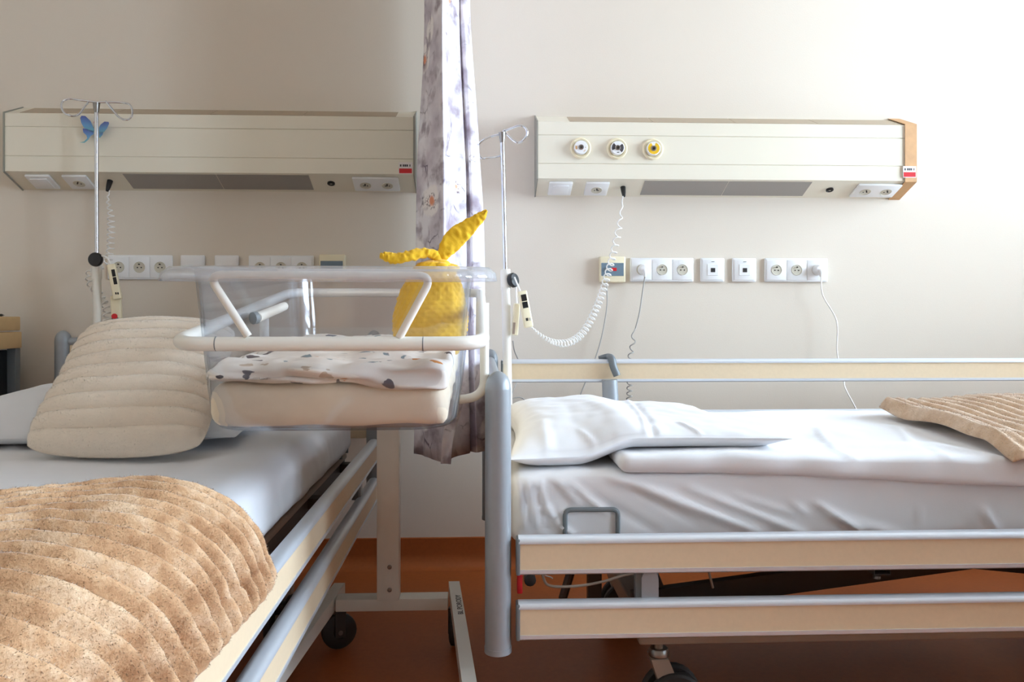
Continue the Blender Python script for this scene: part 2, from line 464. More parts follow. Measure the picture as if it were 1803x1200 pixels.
def smooth01(x):
    x = min(1.0, max(0.0, x)); return x * x * (3 - 2 * x)
def seg_dist(p, a, b):
    ab = (b[0] - a[0], b[1] - a[1]); l2 = ab[0] ** 2 + ab[1] ** 2
    t = ((p[0] - a[0]) * ab[0] + (p[1] - a[1]) * ab[1]) / l2 if l2 else 0
    tc = min(1, max(0, t))
    dx, dy = p[0] - a[0] - ab[0] * tc, p[1] - a[1] - ab[1] * tc
    side = ab[0] * dy - ab[1] * dx
    return math.hypot(dx, dy), tc, (1 if side > 0 else -1)
def folds(p, lst):
    """sum of ridges (a, b, width, height); they fade toward both ends"""
    z = 0
    for a, b, w, h in lst:
        if p[0] < min(a[0], b[0]) - 3 * w or p[0] > max(a[0], b[0]) + 3 * w or p[1] < min(a[1], b[1]) - 3 * w or p[1] > max(a[1], b[1]) + 3 * w: continue
        d, t, s = seg_dist(p, a, b)
        z += h * math.exp(-(d / w) ** 2) * (0.35 + 0.65 * math.sin(math.pi * min(1, max(0, t))) ** 0.5 if 0 < t < 1 else 0.35)
    return z

def round_box(lo, hi, r, res, disp=None):
    """box surface cut into a fine grid, corners rounded, then displaced; returns verts, faces"""
    lo, hi = Vector(lo), Vector(hi); size = hi - lo
    if not isinstance(res, (tuple, list)): res = (res,) * 3
    nn = [max(2, int(math.ceil(size[i] / res[i]))) for i in range(3)]
    V, Fc, key = [], [], {}
    def vid(p):
        k = (round(p[0], 5), round(p[1], 5), round(p[2], 5))
        if k not in key: key[k] = len(V); V.append(Vector(p))
        return key[k]
    def grid_t(n):  # denser near the ends so the rounding is smooth
        return [0.5 - 0.5 * math.cos(math.pi * i / n) if False else i / n for i in range(n + 1)]
    for ax in range(3):
        a, b = [(1, 2), (2, 0), (0, 1)][ax]
        for side in (0, 1):
            ids = [[0] * (nn[b] + 1) for _ in range(nn[a] + 1)]
            for i in range(nn[a] + 1):
                for j in range(nn[b] + 1):
                    p = [0, 0, 0]; p[ax] = (lo, hi)[side][ax]
                    p[a] = lo[a] + size[a] * i / nn[a]; p[b] = lo[b] + size[b] * j / nn[b]
                    ids[i][j] = vid(p)
            for i in range(nn[a]):
                for j in range(nn[b]):
                    q = (ids[i][j], ids[i + 1][j], ids[i + 1][j + 1], ids[i][j + 1])
                    Fc.append(q if side else q[::-1])
    out = []
    rv = Vector((min(r, size[0] / 2 - 1e-4), min(r, size[1] / 2 - 1e-4), min(r, size[2] / 2 - 1e-4)))
    for p in V:
        c = Vector(tuple(min(hi[i] - rv[i], max(lo[i] + rv[i], p[i])) for i in range(3)))
        d = p - c
        dn = Vector(tuple(d[i] / rv[i] for i in range(3)))
        nrm = dn.normalized() if dn.length > 1e-6 else Vector((0, 0, 1))
        q = c + Vector(tuple(nrm[i] * rv[i] for i in range(3)))
        out.append(q + disp(q, nrm) if disp else q)
    return out, Fc

def mesh_obj(name, verts, faces, material, parent=None, smooth=True, uvs=None):
    me = bpy.data.meshes.new(name); me.from_pydata([tuple(v) for v in verts], [], faces)
    if uvs is not None:
        ul = me.uv_layers.new(name='UVMap')
        vi = np.empty(len(me.loops), dtype=np.int32); me.loops.foreach_get('vertex_index', vi)
        ul.data.foreach_set('uv', np.array(uvs, dtype=np.float32)[vi].ravel())
    me.update()
    return link(name, me, material, parent, smooth)

def shell(nu, nv, top, bot):
    """closed cloth: upper grid and lower grid joined round the rim"""
    V, Fc = [], []
    for g, fn in enumerate((top, bot)):
        for i in range(nu + 1):
            for j in range(nv + 1): V.append(Vector(fn(i / nu, j / nv)))
    n = (nu + 1) * (nv + 1); w = nv + 1
    for i in range(nu):
        for j in range(nv):
            q = (i * w + j, (i + 1) * w + j, (i + 1) * w + j + 1, i * w + j + 1)
            Fc.append(q); Fc.append(tuple(n + k for k in q[::-1]))
    rim = [i * w for i in range(nu + 1)] + [nu * w + j for j in range(1, nv + 1)] + [i * w + nv for i in range(nu - 1, -1, -1)] + [j for j in range(nv - 1, 0, -1)]
    for k in range(len(rim)):
        a, b = rim[k], rim[(k + 1) % len(rim)]
        Fc.append((b, a, n + a, n + b))
    return V, Fc

def pile(name, src, parent, material, count, length, width, upmin=-2.0, lean=(0, 0, 0), view=None):
    """fur: thin single-triangle hairs standing on the faces of src, joined into one part"""
    me = src.data
    n = len(me.vertices)
    co = np.empty(n * 3); me.vertices.foreach_get('co', co); co = co.reshape(-1, 3) + np.array(Vector(src.get('_w', tuple(src.location))))
    me.calc_loop_triangles()
    tr = np.empty(len(me.loop_triangles) * 3, dtype=np.int32); me.loop_triangles.foreach_get('vertices', tr); tr = tr.reshape(-1, 3)
    a, b, c = co[tr[:, 0]], co[tr[:, 1]], co[tr[:, 2]]
    nr = np.cross(b - a, c - a); ar = np.linalg.norm(nr, axis=1) + 1e-12
    nr = nr / ar[:, None]
    wt = ar * (nr[:, 2] > upmin)
    if view is not None: wt = wt * view((a + b + c) / 3)
    idx = rng.choice(len(tr), size=count, p=wt / wt.sum())
    u, v = rng.random(count), rng.random(count)
    fl = u + v > 1; u[fl], v[fl] = 1 - u[fl], 1 - v[fl]
    p = a[idx] + (b[idx] - a[idx]) * u[:, None] + (c[idx] - a[idx]) * v[:, None]
    d = nr[idx] + rng.normal(0, 0.32, (count, 3)) + np.array(lean)
    d /= np.linalg.norm(d, axis=1)[:, None]
    side = np.cross(d, rng.normal(0, 1, (count, 3))); side /= np.linalg.norm(side, axis=1)[:, None]
    L = length * (0.6 + 0.7 * rng.random(count))[:, None]
    root = p - nr[idx] * 0.001
    V = np.concatenate([root - side * width / 2, root + side * width / 2, root + d * L], axis=1).reshape(-1, 3)
    m = bpy.data.meshes.new(name)
    m.vertices.add(count * 3); m.vertices.foreach_set('co', V.ravel())
    m.loops.add(count * 3); m.loops.foreach_set('vertex_index', np.arange(count * 3, dtype=np.int32))
    m.polygons.add(count); m.polygons.foreach_set('loop_start', np.arange(0, count * 3, 3, dtype=np.int32))
    m.update(calc_edges=True)
    m.polygons.foreach_set('use_smooth', [True] * count)
    m.normals_split_custom_set(np.repeat(nr[idx] * .8 + d * .2, 3, axis=0).tolist())
    o = link(name, m, material, parent, False)
    o['kind'] = 'stuff'
    return o

# ================================================================ the room
RX0, RX1, RY0, RY1, RZ = -2.4, WX, -2.2, 2.70, 2.75
struct(MB().box((RX0 - .2, RY0 - .2, -.1), (RX1 + .2, RY1 + .2, 0)).build('floor', M['floor'], smooth=False))
struct(MB().box((RX0 - .2, RY0 - .2, RZ), (RX1 + .2, RY1 + .2, RZ + .1)).build('ceiling', M['ceiling'], smooth=False))
struct(MB().box((RX0 - .2, RY1, 0), (RX1 + .2, RY1 + .2, RZ)).build('wall_back', M['wall'], smooth=False))
struct(MB().box((RX0 - .2, RY0 - .2, 0), (RX1 + .2, RY0, RZ)).build('wall_front', M['wall'], smooth=False))
struct(MB().box((RX0 - .2, RY0, 0), (RX0, RY1, RZ)).build('wall_left', M['wall'], smooth=False))
w = MB()
w.box((RX1, RY0, 0), (RX1 + .2, RY1, WZ0)); w.box((RX1, RY0, WZ1), (RX1 + .2, RY1, RZ))
w.box((RX1, RY0, WZ0), (RX1 + .2, WINS[1][0], WZ1)); w.box((RX1, WINS[1][1], WZ0), (RX1 + .2, WINS[0][0], WZ1)); w.box((RX1, WINS[0][1], WZ0), (RX1 + .2, RY1, WZ1))
struct(w.build('wall_right', M['wall'], smooth=False))
def cove(n0=0.10, t=0.006, r=0.045, seg=7):
    p = [(0, n0), (-t, n0 - 0.002), (-t, r)]
    for k in range(1, seg + 1):
        a = math.pi / 2 * k / seg
        p.append((-t - r + r * math.cos(a), r - r * math.sin(a) + 0.0005))
    return p + [(0, 0.0005)]
struct(MB().prism([(RY1 + a, b) for a, b in cove()], RX0, RX1).build('baseboard_back', M['floor']))
struct(MB().prism([(RX0 - a, b) for a, b in cove()], RY0, RY1, axis='y').build('baseboard_left', M['floor']))
for wi, (WY0, WY1) in enumerate(WINS):  # the second window only dresses the added fill opening
  win = bpy.data.objects.new('window_%d' % (wi + 1), None); col.objects.link(win); win.location = (WX + .1, (WY0 + WY1) / 2, WZ0); struct(win)
  f = MB(); ft = 0.06
  f.box((WX + .08, WY0, WZ0), (WX + .14, WY0 + ft, WZ1)); f.box((WX + .08, WY1 - ft, WZ0), (WX + .14, WY1, WZ1))
  f.box((WX + .08, WY0 + ft, WZ0), (WX + .14, WY1 - ft, WZ0 + ft)); f.box((WX + .08, WY0 + ft, WZ1 - ft), (WX + .14, WY1 - ft, WZ1))
  ymid = (WY0 + WY1) / 2
  f.box((WX + .08, ymid - .04, WZ0 + ft), (WX + .14, ymid + .04, WZ1 - ft))
  f.build('window_frame', M['white_lacquer'], win, False)
  for y0, y1 in ((WY0 + ft, ymid - .04), (ymid + .04, WY1 - ft)):
      MB().box((WX + .105, y0, WZ0 + ft), (WX + .111, y1, WZ1 - ft)).build('pane', M['glass'], win, False)
  MB().box((WX - .12, WY0 - .05, WZ0 - .03), (WX + .08, WY1 + .05, WZ0), .004).build('window_sill', M['white_lacquer'], win)

# ================================================================ bed-head supply units on the wall
UF = 2.595                                                    # front plane of the units
def frame_on(origin, xdir, ydir):
    """matrix with local x, y in a surface and z = outward normal"""
    x = Vector(xdir).normalized(); y = Vector(ydir).normalized(); z = x.cross(y).normalized()
    m = Matrix((x, y, z)).transposed().to_4x4(); m.translation = Vector(origin); return m

def socket_face(mb_recess, mb_holes, mtx, r=0.0185):
    """round recess with two pin holes and an earth pin, in local plane z = 0 (front)"""
    mb_recess.lathe([(r, 0.0), (r, 0.0016), (r * .93, 0.0020), (r * .88, 0.0006), (0.001, 0.0004)], 22, mtx)
    for hx in (-.0062, .0062):
        mb_holes.lathe([(.0023, .0004), (.0023, .0014), (.0005, .0015)], 8, mtx @ Matrix.Translation((hx, -.001, 0)))
    mb_holes.lathe([(.0022, .0004), (.0022, .007), (.0012, .0085)], 8, mtx @ Matrix.Translation((0, .0095, 0)))

def head_unit(xl, xr, dz, pts, label, gas, tape):
    top, ft_, fb, bot = 1.527 + dz, 1.484 + dz, 1.298 + dz, 1.256 + dz
    t = thing('bed_head_unit', label, 'headwall unit', ((xl + xr) / 2, RY1, bot), 'supply units above the beds')
    prof = [(RY1, top), (UF + .0025, ft_), (UF + .0025, fb), (RY1, bot)]
    MB().prism(prof, xl + .004, xr - .004).build('housing', M['unit'], t, False)
    e = .0035
    big = [(RY1, top + e), (UF - e, ft_ + e * .6), (UF - e, fb - e * .6), (RY1, bot - e)]
    MB().prism(big, xl, xl + .004).build('end_cap', M['unit_side'], t, False)
    MB().prism(big, xr - .004, xr).build('end_cap', M['unit_side'], t, False)
    h = ft_ - fb
    cuts = [fb, fb + h * .265, fb + h * .765, ft_]
    for k in range(3):
        MB().box((xl + .004, UF, cuts[k] + (.0011 if k else 0)), (xr - .004, UF + .003, cuts[k + 1] - (.0011 if k < 2 else 0)), .0006, 1).build('front_panel', M['unit'], t, False)
    # frames on the upper and lower slanted faces: local x = world X, y runs up the slope, z = outward
    def slope(a, b):
        A, B = Vector((0, a[0], a[1])), Vector((0, b[0], b[1])); L = (B - A).length
        return A, (B - A).normalized(), L
    A, d, L = slope(prof[3], prof[2])                         # lower face: from the wall out to the front
    def low(x, fr):
        return frame_on(Vector((x, 0, 0)) + A + d * (L * fr), (1, 0, 0), d)   # outward = down/front
    A2, d2, L2 = slope(prof[1], prof[0])
    def upp(x, fr):
        return frame_on(Vector((x, 0, 0)) + A2 + d2 * (L2 * fr), (1, 0, 0), d2)
    # uplight diffusers
    u0, u1 = pts['up']
    n = 4
    for k in range(n):
        a, b = u0 + (u1 - u0) * k / n + .0012, u0 + (u1 - u0) * (k + 1) / n - .0012
        MB().box((a - (a + b) / 2, -L2 * .44, 0), (b - (a + b) / 2, L2 * .40, .0014), mtx=upp((a + b) / 2, .5)).build('uplight_diffuser', M['diffuser'], t, False)
    # reading lamp: two louvre panels in a thin frame
    l0, l1 = pts['lamp']; lm = (l0 + l1) / 2
    for a, b in ((l0, lm - .001), (lm + .001, l1)):
        MB().box((-(b - a) / 2, -L * .40, 0), ((b - a) / 2, L * .40, .0012), mtx=low((a + b) / 2, .52)).build('lamp_louvre', M['lamp'], t, False)
    # light switch
    def plate(x, wd, name, frac=.52):
        return MB().box((-wd / 2, -.039, 0), (wd / 2, .039, .009), .003, 2, low(x, frac)).build(name, M['white_plastic'], t)
    p = plate(pts['switch'], .078, 'light_switch')
    MB().box((-.027, -.027, .009), (.027, .027, .0125), .0015, 2, low(pts['switch'], .52)).build('rocker', M['white_plastic'], p)
    def sock(x, offs, wd):
        p = plate(x, wd, 'power_socket')
        for o in offs:
            a, b = MB(), MB(); mm = low(x + o, .50) @ Matrix.Translation((0, 0, .0088))
            socket_face(a, b, mm); a.build('socket_recess', M['socket_grey'], p); b.build('contact', M['dark'], p)
    sock(pts['socket'], (0,), .078); sock(pts['double'], (-.036, .036), .150)
    # key lock
    k = MB().lathe([(.0125, 0), (.0125, .004), (.0095, .0055), (.0085, .003), (.001, .003)], 20, low(pts['lock'], .5)).build('key_lock', M['black'], t)
    MB().box((-.0035, -.0035, .003), (.0035, .0035, .0048), mtx=low(pts['lock'], .5)).build('key_slot', M['steel'], k)
    if gas:
        for q, (px, py) in enumerate(((1022, 261), (1086, 262), (1149, 263))):
            c = at(px, py, UF)
            mm = frame_on(c, (1, 0, 0), (0, 0, 1))
            g = MB().lathe([(.0345, 0), (.0345, .006), (.031, .009), (.027, .007), (.026, .002), (.001, .002)], 36, mm).build('gas_outlet', M['cream_plastic'], t)
            g['label'] = ('gas outlet with white disc', 'gas outlet with black printed disc', 'gas outlet with yellow disc')[q]
            MB().lathe([(.0225, .002), (.0225, .017), (.021, .019), (.001, .019)], 32, mm).build('disc', M['white_plastic'], g)
            pr = MB()
            def arc(a0, a1, r0=.0095, r1=.0195, z=.0193):
                n_ = 12; v = []; ff = []
                for i in range(n_ + 1):
                    a = math.radians(a0 + (a1 - a0) * i / n_)
                    for rr in (r0, r1):
                        v.append((rr * math.cos(a), rr * math.sin(a), z)); v.append((rr * math.cos(a), rr * math.sin(a), z - .0008))
                for i in range(n_):
                    o_ = i * 4
                    ff += [(o_, o_ + 4, o_ + 6, o_ + 2), (o_ + 1, o_ + 3, o_ + 7, o_ + 5), (o_, o_ + 1, o_ + 5, o_ + 4), (o_ + 2, o_ + 6, o_ + 7, o_ + 3)]
                ff += [(0, 2, 3, 1), (n_ * 4, n_ * 4 + 1, n_ * 4 + 3, n_ * 4 + 2)]
                pr.raw(v, ff, mm)
            if q == 0: arc(165, 205, .013, .019); arc(-8, 2, .013, .016); arc(-60, -30, .015, .017)
            elif q == 1: arc(130, 205); arc(-50, 42); arc(-100, -72, .014, .0165)
            else: arc(-245, 70); 
            pr.build('printed_band', (M['cardboard'], M['ink'], M['yellow_print'])[q], g, False)
            MB().lathe([(.0085, .018), (.0085, .0215), (.0062, .0222), (.0055, .0195), (.0006, .0195)], 20, mm).build('bayonet', M['steel'], g)
            MB().lathe([(.0040, .0193), (.0040, .0200), (.0005, .0200)], 12, mm).build('port', M['dark'], g)
    if tape:                                                   # brown cardboard strip taped over the end
        tw, g = .040, .0012
        s = MB()
        s.prism([(RY1, top + e + .0004), (RY1, top + e + .002), (UF - e - g, ft_ + e * .6 + g), (UF - e - g, fb - e * .6 - g), (RY1, bot - e - .002), (RY1, bot - e - .0004), (UF - e, fb - e * .6), (UF - e, ft_ + e * .6)], xr - tw, xr)
        s.build('cardboard_strip', M['cardboard'], t, False)
        MB().box((xr, UF + .02, fb + h * .42), (xr + .004, UF + .06, fb + h * .64)).build('tape_end', M['cardboard'], t, False)
    sx, sz = pts['sticker']; yf = UF - (.0052 if tape else .0006)
    st = MB().box((sx - .0225, yf - .0006, sz - .019), (sx + .0225, yf, sz + .019), .0002, 1).build('sticker', M['label_white'], t, False)
    MB().box((sx - .0205, yf - .0009, sz - .0165), (sx + .0205, yf - .0006, sz - .0010)).build('red_field', M['red'], st, False)
    mk = MB()
    for a, b in ((-.018, -.013), (-.009, -.004), (-.003, .002), (.003, .008), (.013, .016)):
        mk.box((sx + a, yf - .0009, sz + .005), (sx + b, yf - .0006, sz + .012))
    mk.build('printed_marks', M['ink'], st, False)
    return low

YM = (UF + RY1) / 2
def xs(lst): return [XA(p, YM) for p in lst]
R = dict(up=(XA(1000, YM), XA(1572, YM)), lamp=(XA(1131, YM), XA(1421, YM)), switch=XA(986, YM), socket=XA(1050, YM), double=XA(1541, YM), lock=XA(1461, YM),
         sticker=(XA(1600, UF), ZA(303, 1600, UF)))
low_r = head_unit(XA(945, UF), XA(1613, UF), 0.0, R, 'cream bed-head supply unit with three round gas outlets, lit by daylight', True, True)
Lp = dict(up=(XA(48, YM), XA(700, YM)), lamp=(XA(226, YM), XA(548, YM)), switch=XA(76, YM), socket=XA(140, YM), double=XA(663, YM), lock=XA(583, YM),
          sticker=(XA(714, UF), ZA(296, 714, UF)))
low_l = head_unit(XA(6, UF), XA(730, UF), 0.010, Lp, 'shaded plain cream bed-head supply unit behind the blue butterfly', False, False)

# ================================================================ sockets in rows on the wall
ZS = ZA(475, 1160, RY1)
def wall_plate(name, label, cat, x0, x1, z, modules, group):
    wd = x1 - x0; cx = (x0 + x1) / 2
    t = thing(name, label, cat, (cx, RY1, z - .04), group)
    MB().box((x0, RY1 - .011, z - .041), (x1, RY1, z + .041), .0045, 3).build('frame', M['white_plastic'], t)
    n = len(modules); step = (wd - .009) / n
    for k, m in enumerate(modules):
        c = x0 + .0045 + step * (k + .5)
        ins = MB().box((c - step / 2 + .0012, RY1 - .0135, z - .0345), (c + step / 2 - .0012, RY1 - .0105, z + .0345), .0012, 2).build('insert', M['white_plastic'], t)
        mm = frame_on((c, RY1 - .0132, z), (1, 0, 0), (0, 0, 1))
        if m == 'socket':
            a, b = MB(), MB(); socket_face(a, b, mm); a.build('socket_recess', M['socket_grey'], ins); b.build('contact', M['dark'], ins)
        elif m == 'plug':
            MB().lathe([(.0185, 0), (.0185, .002), (.001, .002)], 20, mm).build('socket_recess', M['socket_grey'], ins)
        elif m == 'data':
            MB().box((c - .019, RY1 - .0152, z - .019), (c + .019, RY1 - .0134, z + .019), .0006, 1).build('data_cover', M['white_plastic'], ins)
            MB().box((c - .0075, RY1 - .0160, z - .0080), (c + .0075, RY1 - .0150, z + .0062)).build('data_port', M['dark'], ins, False)
            MB().box((c - .005, RY1 - .0152, z + .027), (c + .005, RY1 - .0134, z + .0285)).build('printed_mark', M['ink'], ins, False)
        elif m == 'blank':
            MB().box((c - .022, RY1 - .0148, z - .022), (c + .022, RY1 - .0134, z + .012), .0006, 1).build('shutter', M['white_plastic'], ins)
    return t
def call_panel(label, x0, x1, z, lit):
    t = thing('nurse_call_unit', label, 'call panel', ((x0 + x1) / 2, RY1, z - .042), 'nurse call panels on the wall')
    MB().box((x0, RY1 - .024, z - .044), (x1, RY1, z + .044), .005, 3).build('housing', M['cream_plastic'], t)
    wd = x1 - x0
    d = MB().box((x0 + .006, RY1 - .0255, z - .022), (x1 - .007, RY1 - .0235, z + .022), .0008, 1).build('display', M['display'], t)
    if lit:
        MB().lathe([(.0065, 0), (.0065, .003), (.001, .0035)], 14, frame_on((x0 + .022, RY1 - .0255, z), (1, 0, 0), (0, 0, 1))).build('button', M['post_dark'], d)
        MB().box((x0 + .040, RY1 - .0268, z - .0055), (x0 + .058, RY1 - .0254, z + .0055), .0006, 1).build('red_indicator', M['red'], d)
    return t
W = RY1 - .006
call_panel('cream nurse call panel with red indicator right of the chrome drip pole', XA(1055, W - .01), XA(1101, W - .01), ZS, True)
wall_plate('triple_power_socket', 'triple wall socket with grey coiled cable plugged into its left outlet', 'power socket', XA(1109, W), XA(1221, W), ZS, ['plug', 'socket', 'socket'], 'triple power sockets on the wall')
wall_plate('data_outlet', 'white data outlet next to the triple socket with the coiled cable', 'data outlet', XA(1233, W), XA(1275, W), ZS, ['data'], 'wall data outlets')
wall_plate('data_outlet', 'white data outlet next to the socket holding the straight white cable', 'data outlet', XA(1289, W), XA(1331, W), ZS, ['data'], 'wall data outlets')
wall_plate('triple_power_socket', 'triple wall socket with white cable plugged into its right outlet', 'power socket', XA(1346, W), XA(1457, W), ZS, ['socket', 'socket', 'plug'], 'triple power sockets on the wall')
ZL = ZA(471, 400, RY1)
wall_plate('triple_power_socket', 'triple wall socket in shade beside the black knob of the left drip pole', 'power socket', XA(190, W), XA(304, W), ZL, ['socket'] * 3, 'triple power sockets on the wall')
wall_plate('blank_outlet', 'shaded single wall outlet next to the left drip pole socket row', 'wall outlet', XA(318, W), XA(361, W), ZL, ['blank'], 'shaded single wall outlets')
wall_plate('blank_outlet', 'shaded single wall outlet at the middle of the row behind the cot', 'wall outlet', XA(378, W), XA(421, W), ZL, ['blank'], 'shaded single wall outlets')
wall_plate('triple_power_socket', 'triple wall socket in shade behind the rim of the baby cot', 'power socket', XA(438, W), XA(553, W), ZL, ['socket'] * 3, 'triple power sockets on the wall')
call_panel('shaded cream nurse call panel with dark display behind the cot rim', XA(562, W - .01), XA(608, W - .01), ZL, False)

# ---------------------------------------------------------------- cables plugged into the wall
def power_cord(name, label, px, path, coil_part=None, m='wire_grey'):
    c = at(px, 475, RY1 - .013)
    t = thing(name, label, 'power cable', (c.x, RY1 - .013, ZS - .03))
    mm = frame_on((c.x, RY1 - .0115, ZS), (1, 0, 0), (0, 0, 1))
    MB().lathe([(.0185, 0), (.0185, .008), (.017, .016), (.013, .026), (.001, .028)], 20, mm).build('plug', M['white_plastic'], t)
    MB().tube([c + Vector((0, -.022, -.001)), c + Vector((.001, -.026, -.012)), c + Vector((.002, -.024, -.024))], [.008, .007, .0045], 10).build('strain_relief', M['white_plastic'], t)
    pts = spline([c + Vector((.002, -.024, -.022))] + path, 10)
    MB().tube(pts, .0024, 8).build('cable', M[m], t)
    if coil_part:
        MB().tube(coil(*coil_part), .0022, 6).build('coiled_section', M[m], t)
power_cord('power_cord', 'white plugged power cable hanging straight behind the right bed rail', 1439,
           [at(1449, 520, 2.66), at(1473, 565, 2.655), at(1474, 620, 2.65), at(1485, 668, 2.64), at(1489, 685, 2.63), at(1509, 724, 2.6), at(1535, 790, 2.58), at(1540, 850, 2.58)], m='wire_white')
power_cord('coiled_power_cord', 'grey power cable with a coiled end hanging behind the right bed', 1132,
           [at(1132, 510, 2.665), at(1126, 550, 2.66), at(1119, 578, 2.66)],
           ([at(1119, 578, 2.66), at(1114, 592, 2.65), at(1115, 605, 2.645), at(1111, 620, 2.64), at(1110, 645, 2.62), at(1108, 700, 2.58), at(1106, 760, 2.56)], .0085, lambda t: 1.2 * t + 15 * t ** 1.6, 10))
t = tag(MB().tube(spline([at(1068, 492, 2.678), at(1069, 520, 2.68), at(1068, 545, 2.68), at(1060, 590, 2.675), at(1049, 628, 2.67), at(1034, 665, 2.66), at(1019, 705, 2.65), at(1010, 760, 2.64)], 10), .0021, 8).build('call_cable', M['wire_grey']),
        'thin grey cable hanging from the nurse call panel with red indicator', 'cable')
t = tag(MB().tube(spline([at(903, 600, 2.45), at(906, 618, 2.47), at(913, 634, 2.5), at(918, 650, 2.52), at(911, 670, 2.5), at(902, 692, 2.46), at(896, 720, 2.43), at(893, 760, 2.42)], 10), .0019, 8).build('handset_wire', M['wire_grey']),
        'thin grey wire hanging down behind the chrome drip pole', 'cable')
t = tag(MB().tube(spline([at(899, 702, 2.44), at(915, 699, 2.46), at(926, 706, 2.48), at(936, 722, 2.5), at(945, 760, 2.5), at(948, 880, 2.52), Vector((.2, 2.53, .05)), Vector((.24, 2.55, .004))], 10), .0019, 8).build('looped_wire', M['wire_grey']),
        'short grey wire loop just above the pillow on the right bed', 'cable')

# ================================================================ curtain
def curtain():
    # plan path of the gathered cloth seen from above, px at eye height and distance; first = far left
    P = [(729, 2.17), (746, 2.13), (752, 2.10), (775, 2.03), (779, 2.05), (796, 2.12), (815, 2.16), (818, 2.20), (832, 2.18), (847, 2.24), (825, 2.36), (800, 2.45), (812, 2.55), (790, 2.63)]
    pl_ = [Vector((XA(px, Y), Y, 0)) for px, Y in P]
    sp = spline(pl_, 10)
    L = [0]
    for i in range(1, len(sp)): L.append(L[-1] + (sp[i] - sp[i - 1]).length)
    ridge = sp[30]
    nz = 60; V, Fc, UV = [], [], []
    ztop, zbot = 2.60, 0.475
    for j in range(nz + 1):
        z = ztop + (zbot - ztop) * j / nz
        s = 0.67 + 0.34 * smooth01((1.75 - z) / .65) + .07 * smooth01((.85 - z) / .4)
        for i, p in enumerate(sp):
            q = ridge + (p - ridge) * 1.0
            x = ridge.x + (p.x - ridge.x) * s * (1.0 + .04 * math.sin(i * .5 + z * 3)) + .004 * noise.noise(Vector((i * .13, z * 2.5, 0)))
            y = p.y + .01 * noise.noise(Vector((i * .11, z * 1.5, 5)))
            x += (ztop - z) * 0.004
            V.append(Vector((x, y, z - 0))); UV.append((L[i] * 1.0, z))
    w_ = len(sp)
    for j in range(nz):
        for i in range(w_ - 1): Fc.append((j * w_ + i, j * w_ + i + 1, (j + 1) * w_ + i + 1, (j + 1) * w_ + i))
    o = mesh_obj('privacy_curtain', V, Fc, M['curtain'], uvs=UV)
    sm = o.modifiers.new('cloth', 'SOLIDIFY'); sm.thickness = .0015
    tag(o, 'floral white and lilac privacy curtain gathered between the two beds', 'curtain')
    # loose tie strap hanging lower than the hem
    s = []
    V2, F2, U2 = [], [], []
    A0 = at(806, 690, 2.02)
    for j in range(21):
        t_ = j / 20; c = A0 + Vector((-.018 * smooth01(t_ * 1.3) - .012 * t_, .01 * math.sin(t_ * 5), -.18 * t_))
        for k in range(5):
            u = k / 4 - .5
            V2.append(c + Vector((u * (.034 - .008 * t_), -.006 * math.cos(u * 3 + t_ * 4), 0))); U2.append((u * .04, c.z))
    for j in range(20):
        for k in range(4): F2.append((j * 5 + k, j * 5 + k + 1, j * 5 + k + 6, j * 5 + k + 5))
    st = mesh_obj('curtain_tail', V2, F2, M['curtain'], o, uvs=U2)
    sm = st.modifiers.new('cloth', 'SOLIDIFY'); sm.thickness = .0015
    return o
curtain()
tr = thing('curtain_track', 'white ceiling track carrying the floral curtain', 'curtain rail', (-.09, 1.3, RZ - .02))
MB().box((-.105, -.2, RZ - .025), (-.075, 2.68, RZ), .003).build('rail', M['white_lacquer'], tr)
for k in range(7):
    y = 2.08 + k * .08
    MB().tube([(-.09, y, RZ - .02), (-.09, y, 2.595)], .003, 8).build('glider', M['white_plastic'], tr)

# ================================================================ hospital beds
BW = 0.93                                                     # between the corner posts
def post_profile(r, notch, n=28):
    """circle with a narrow groove on the +y side"""
    p = []
    a0 = math.asin(notch / r)
    for k in range(n + 1):
        a = math.pi / 2 + a0 + (2 * math.pi - 2 * a0) * k / n
        p.append((r * math.cos(a), r * math.sin(a)))
    return p + [(notch, r * .25), (-notch, r * .25)]

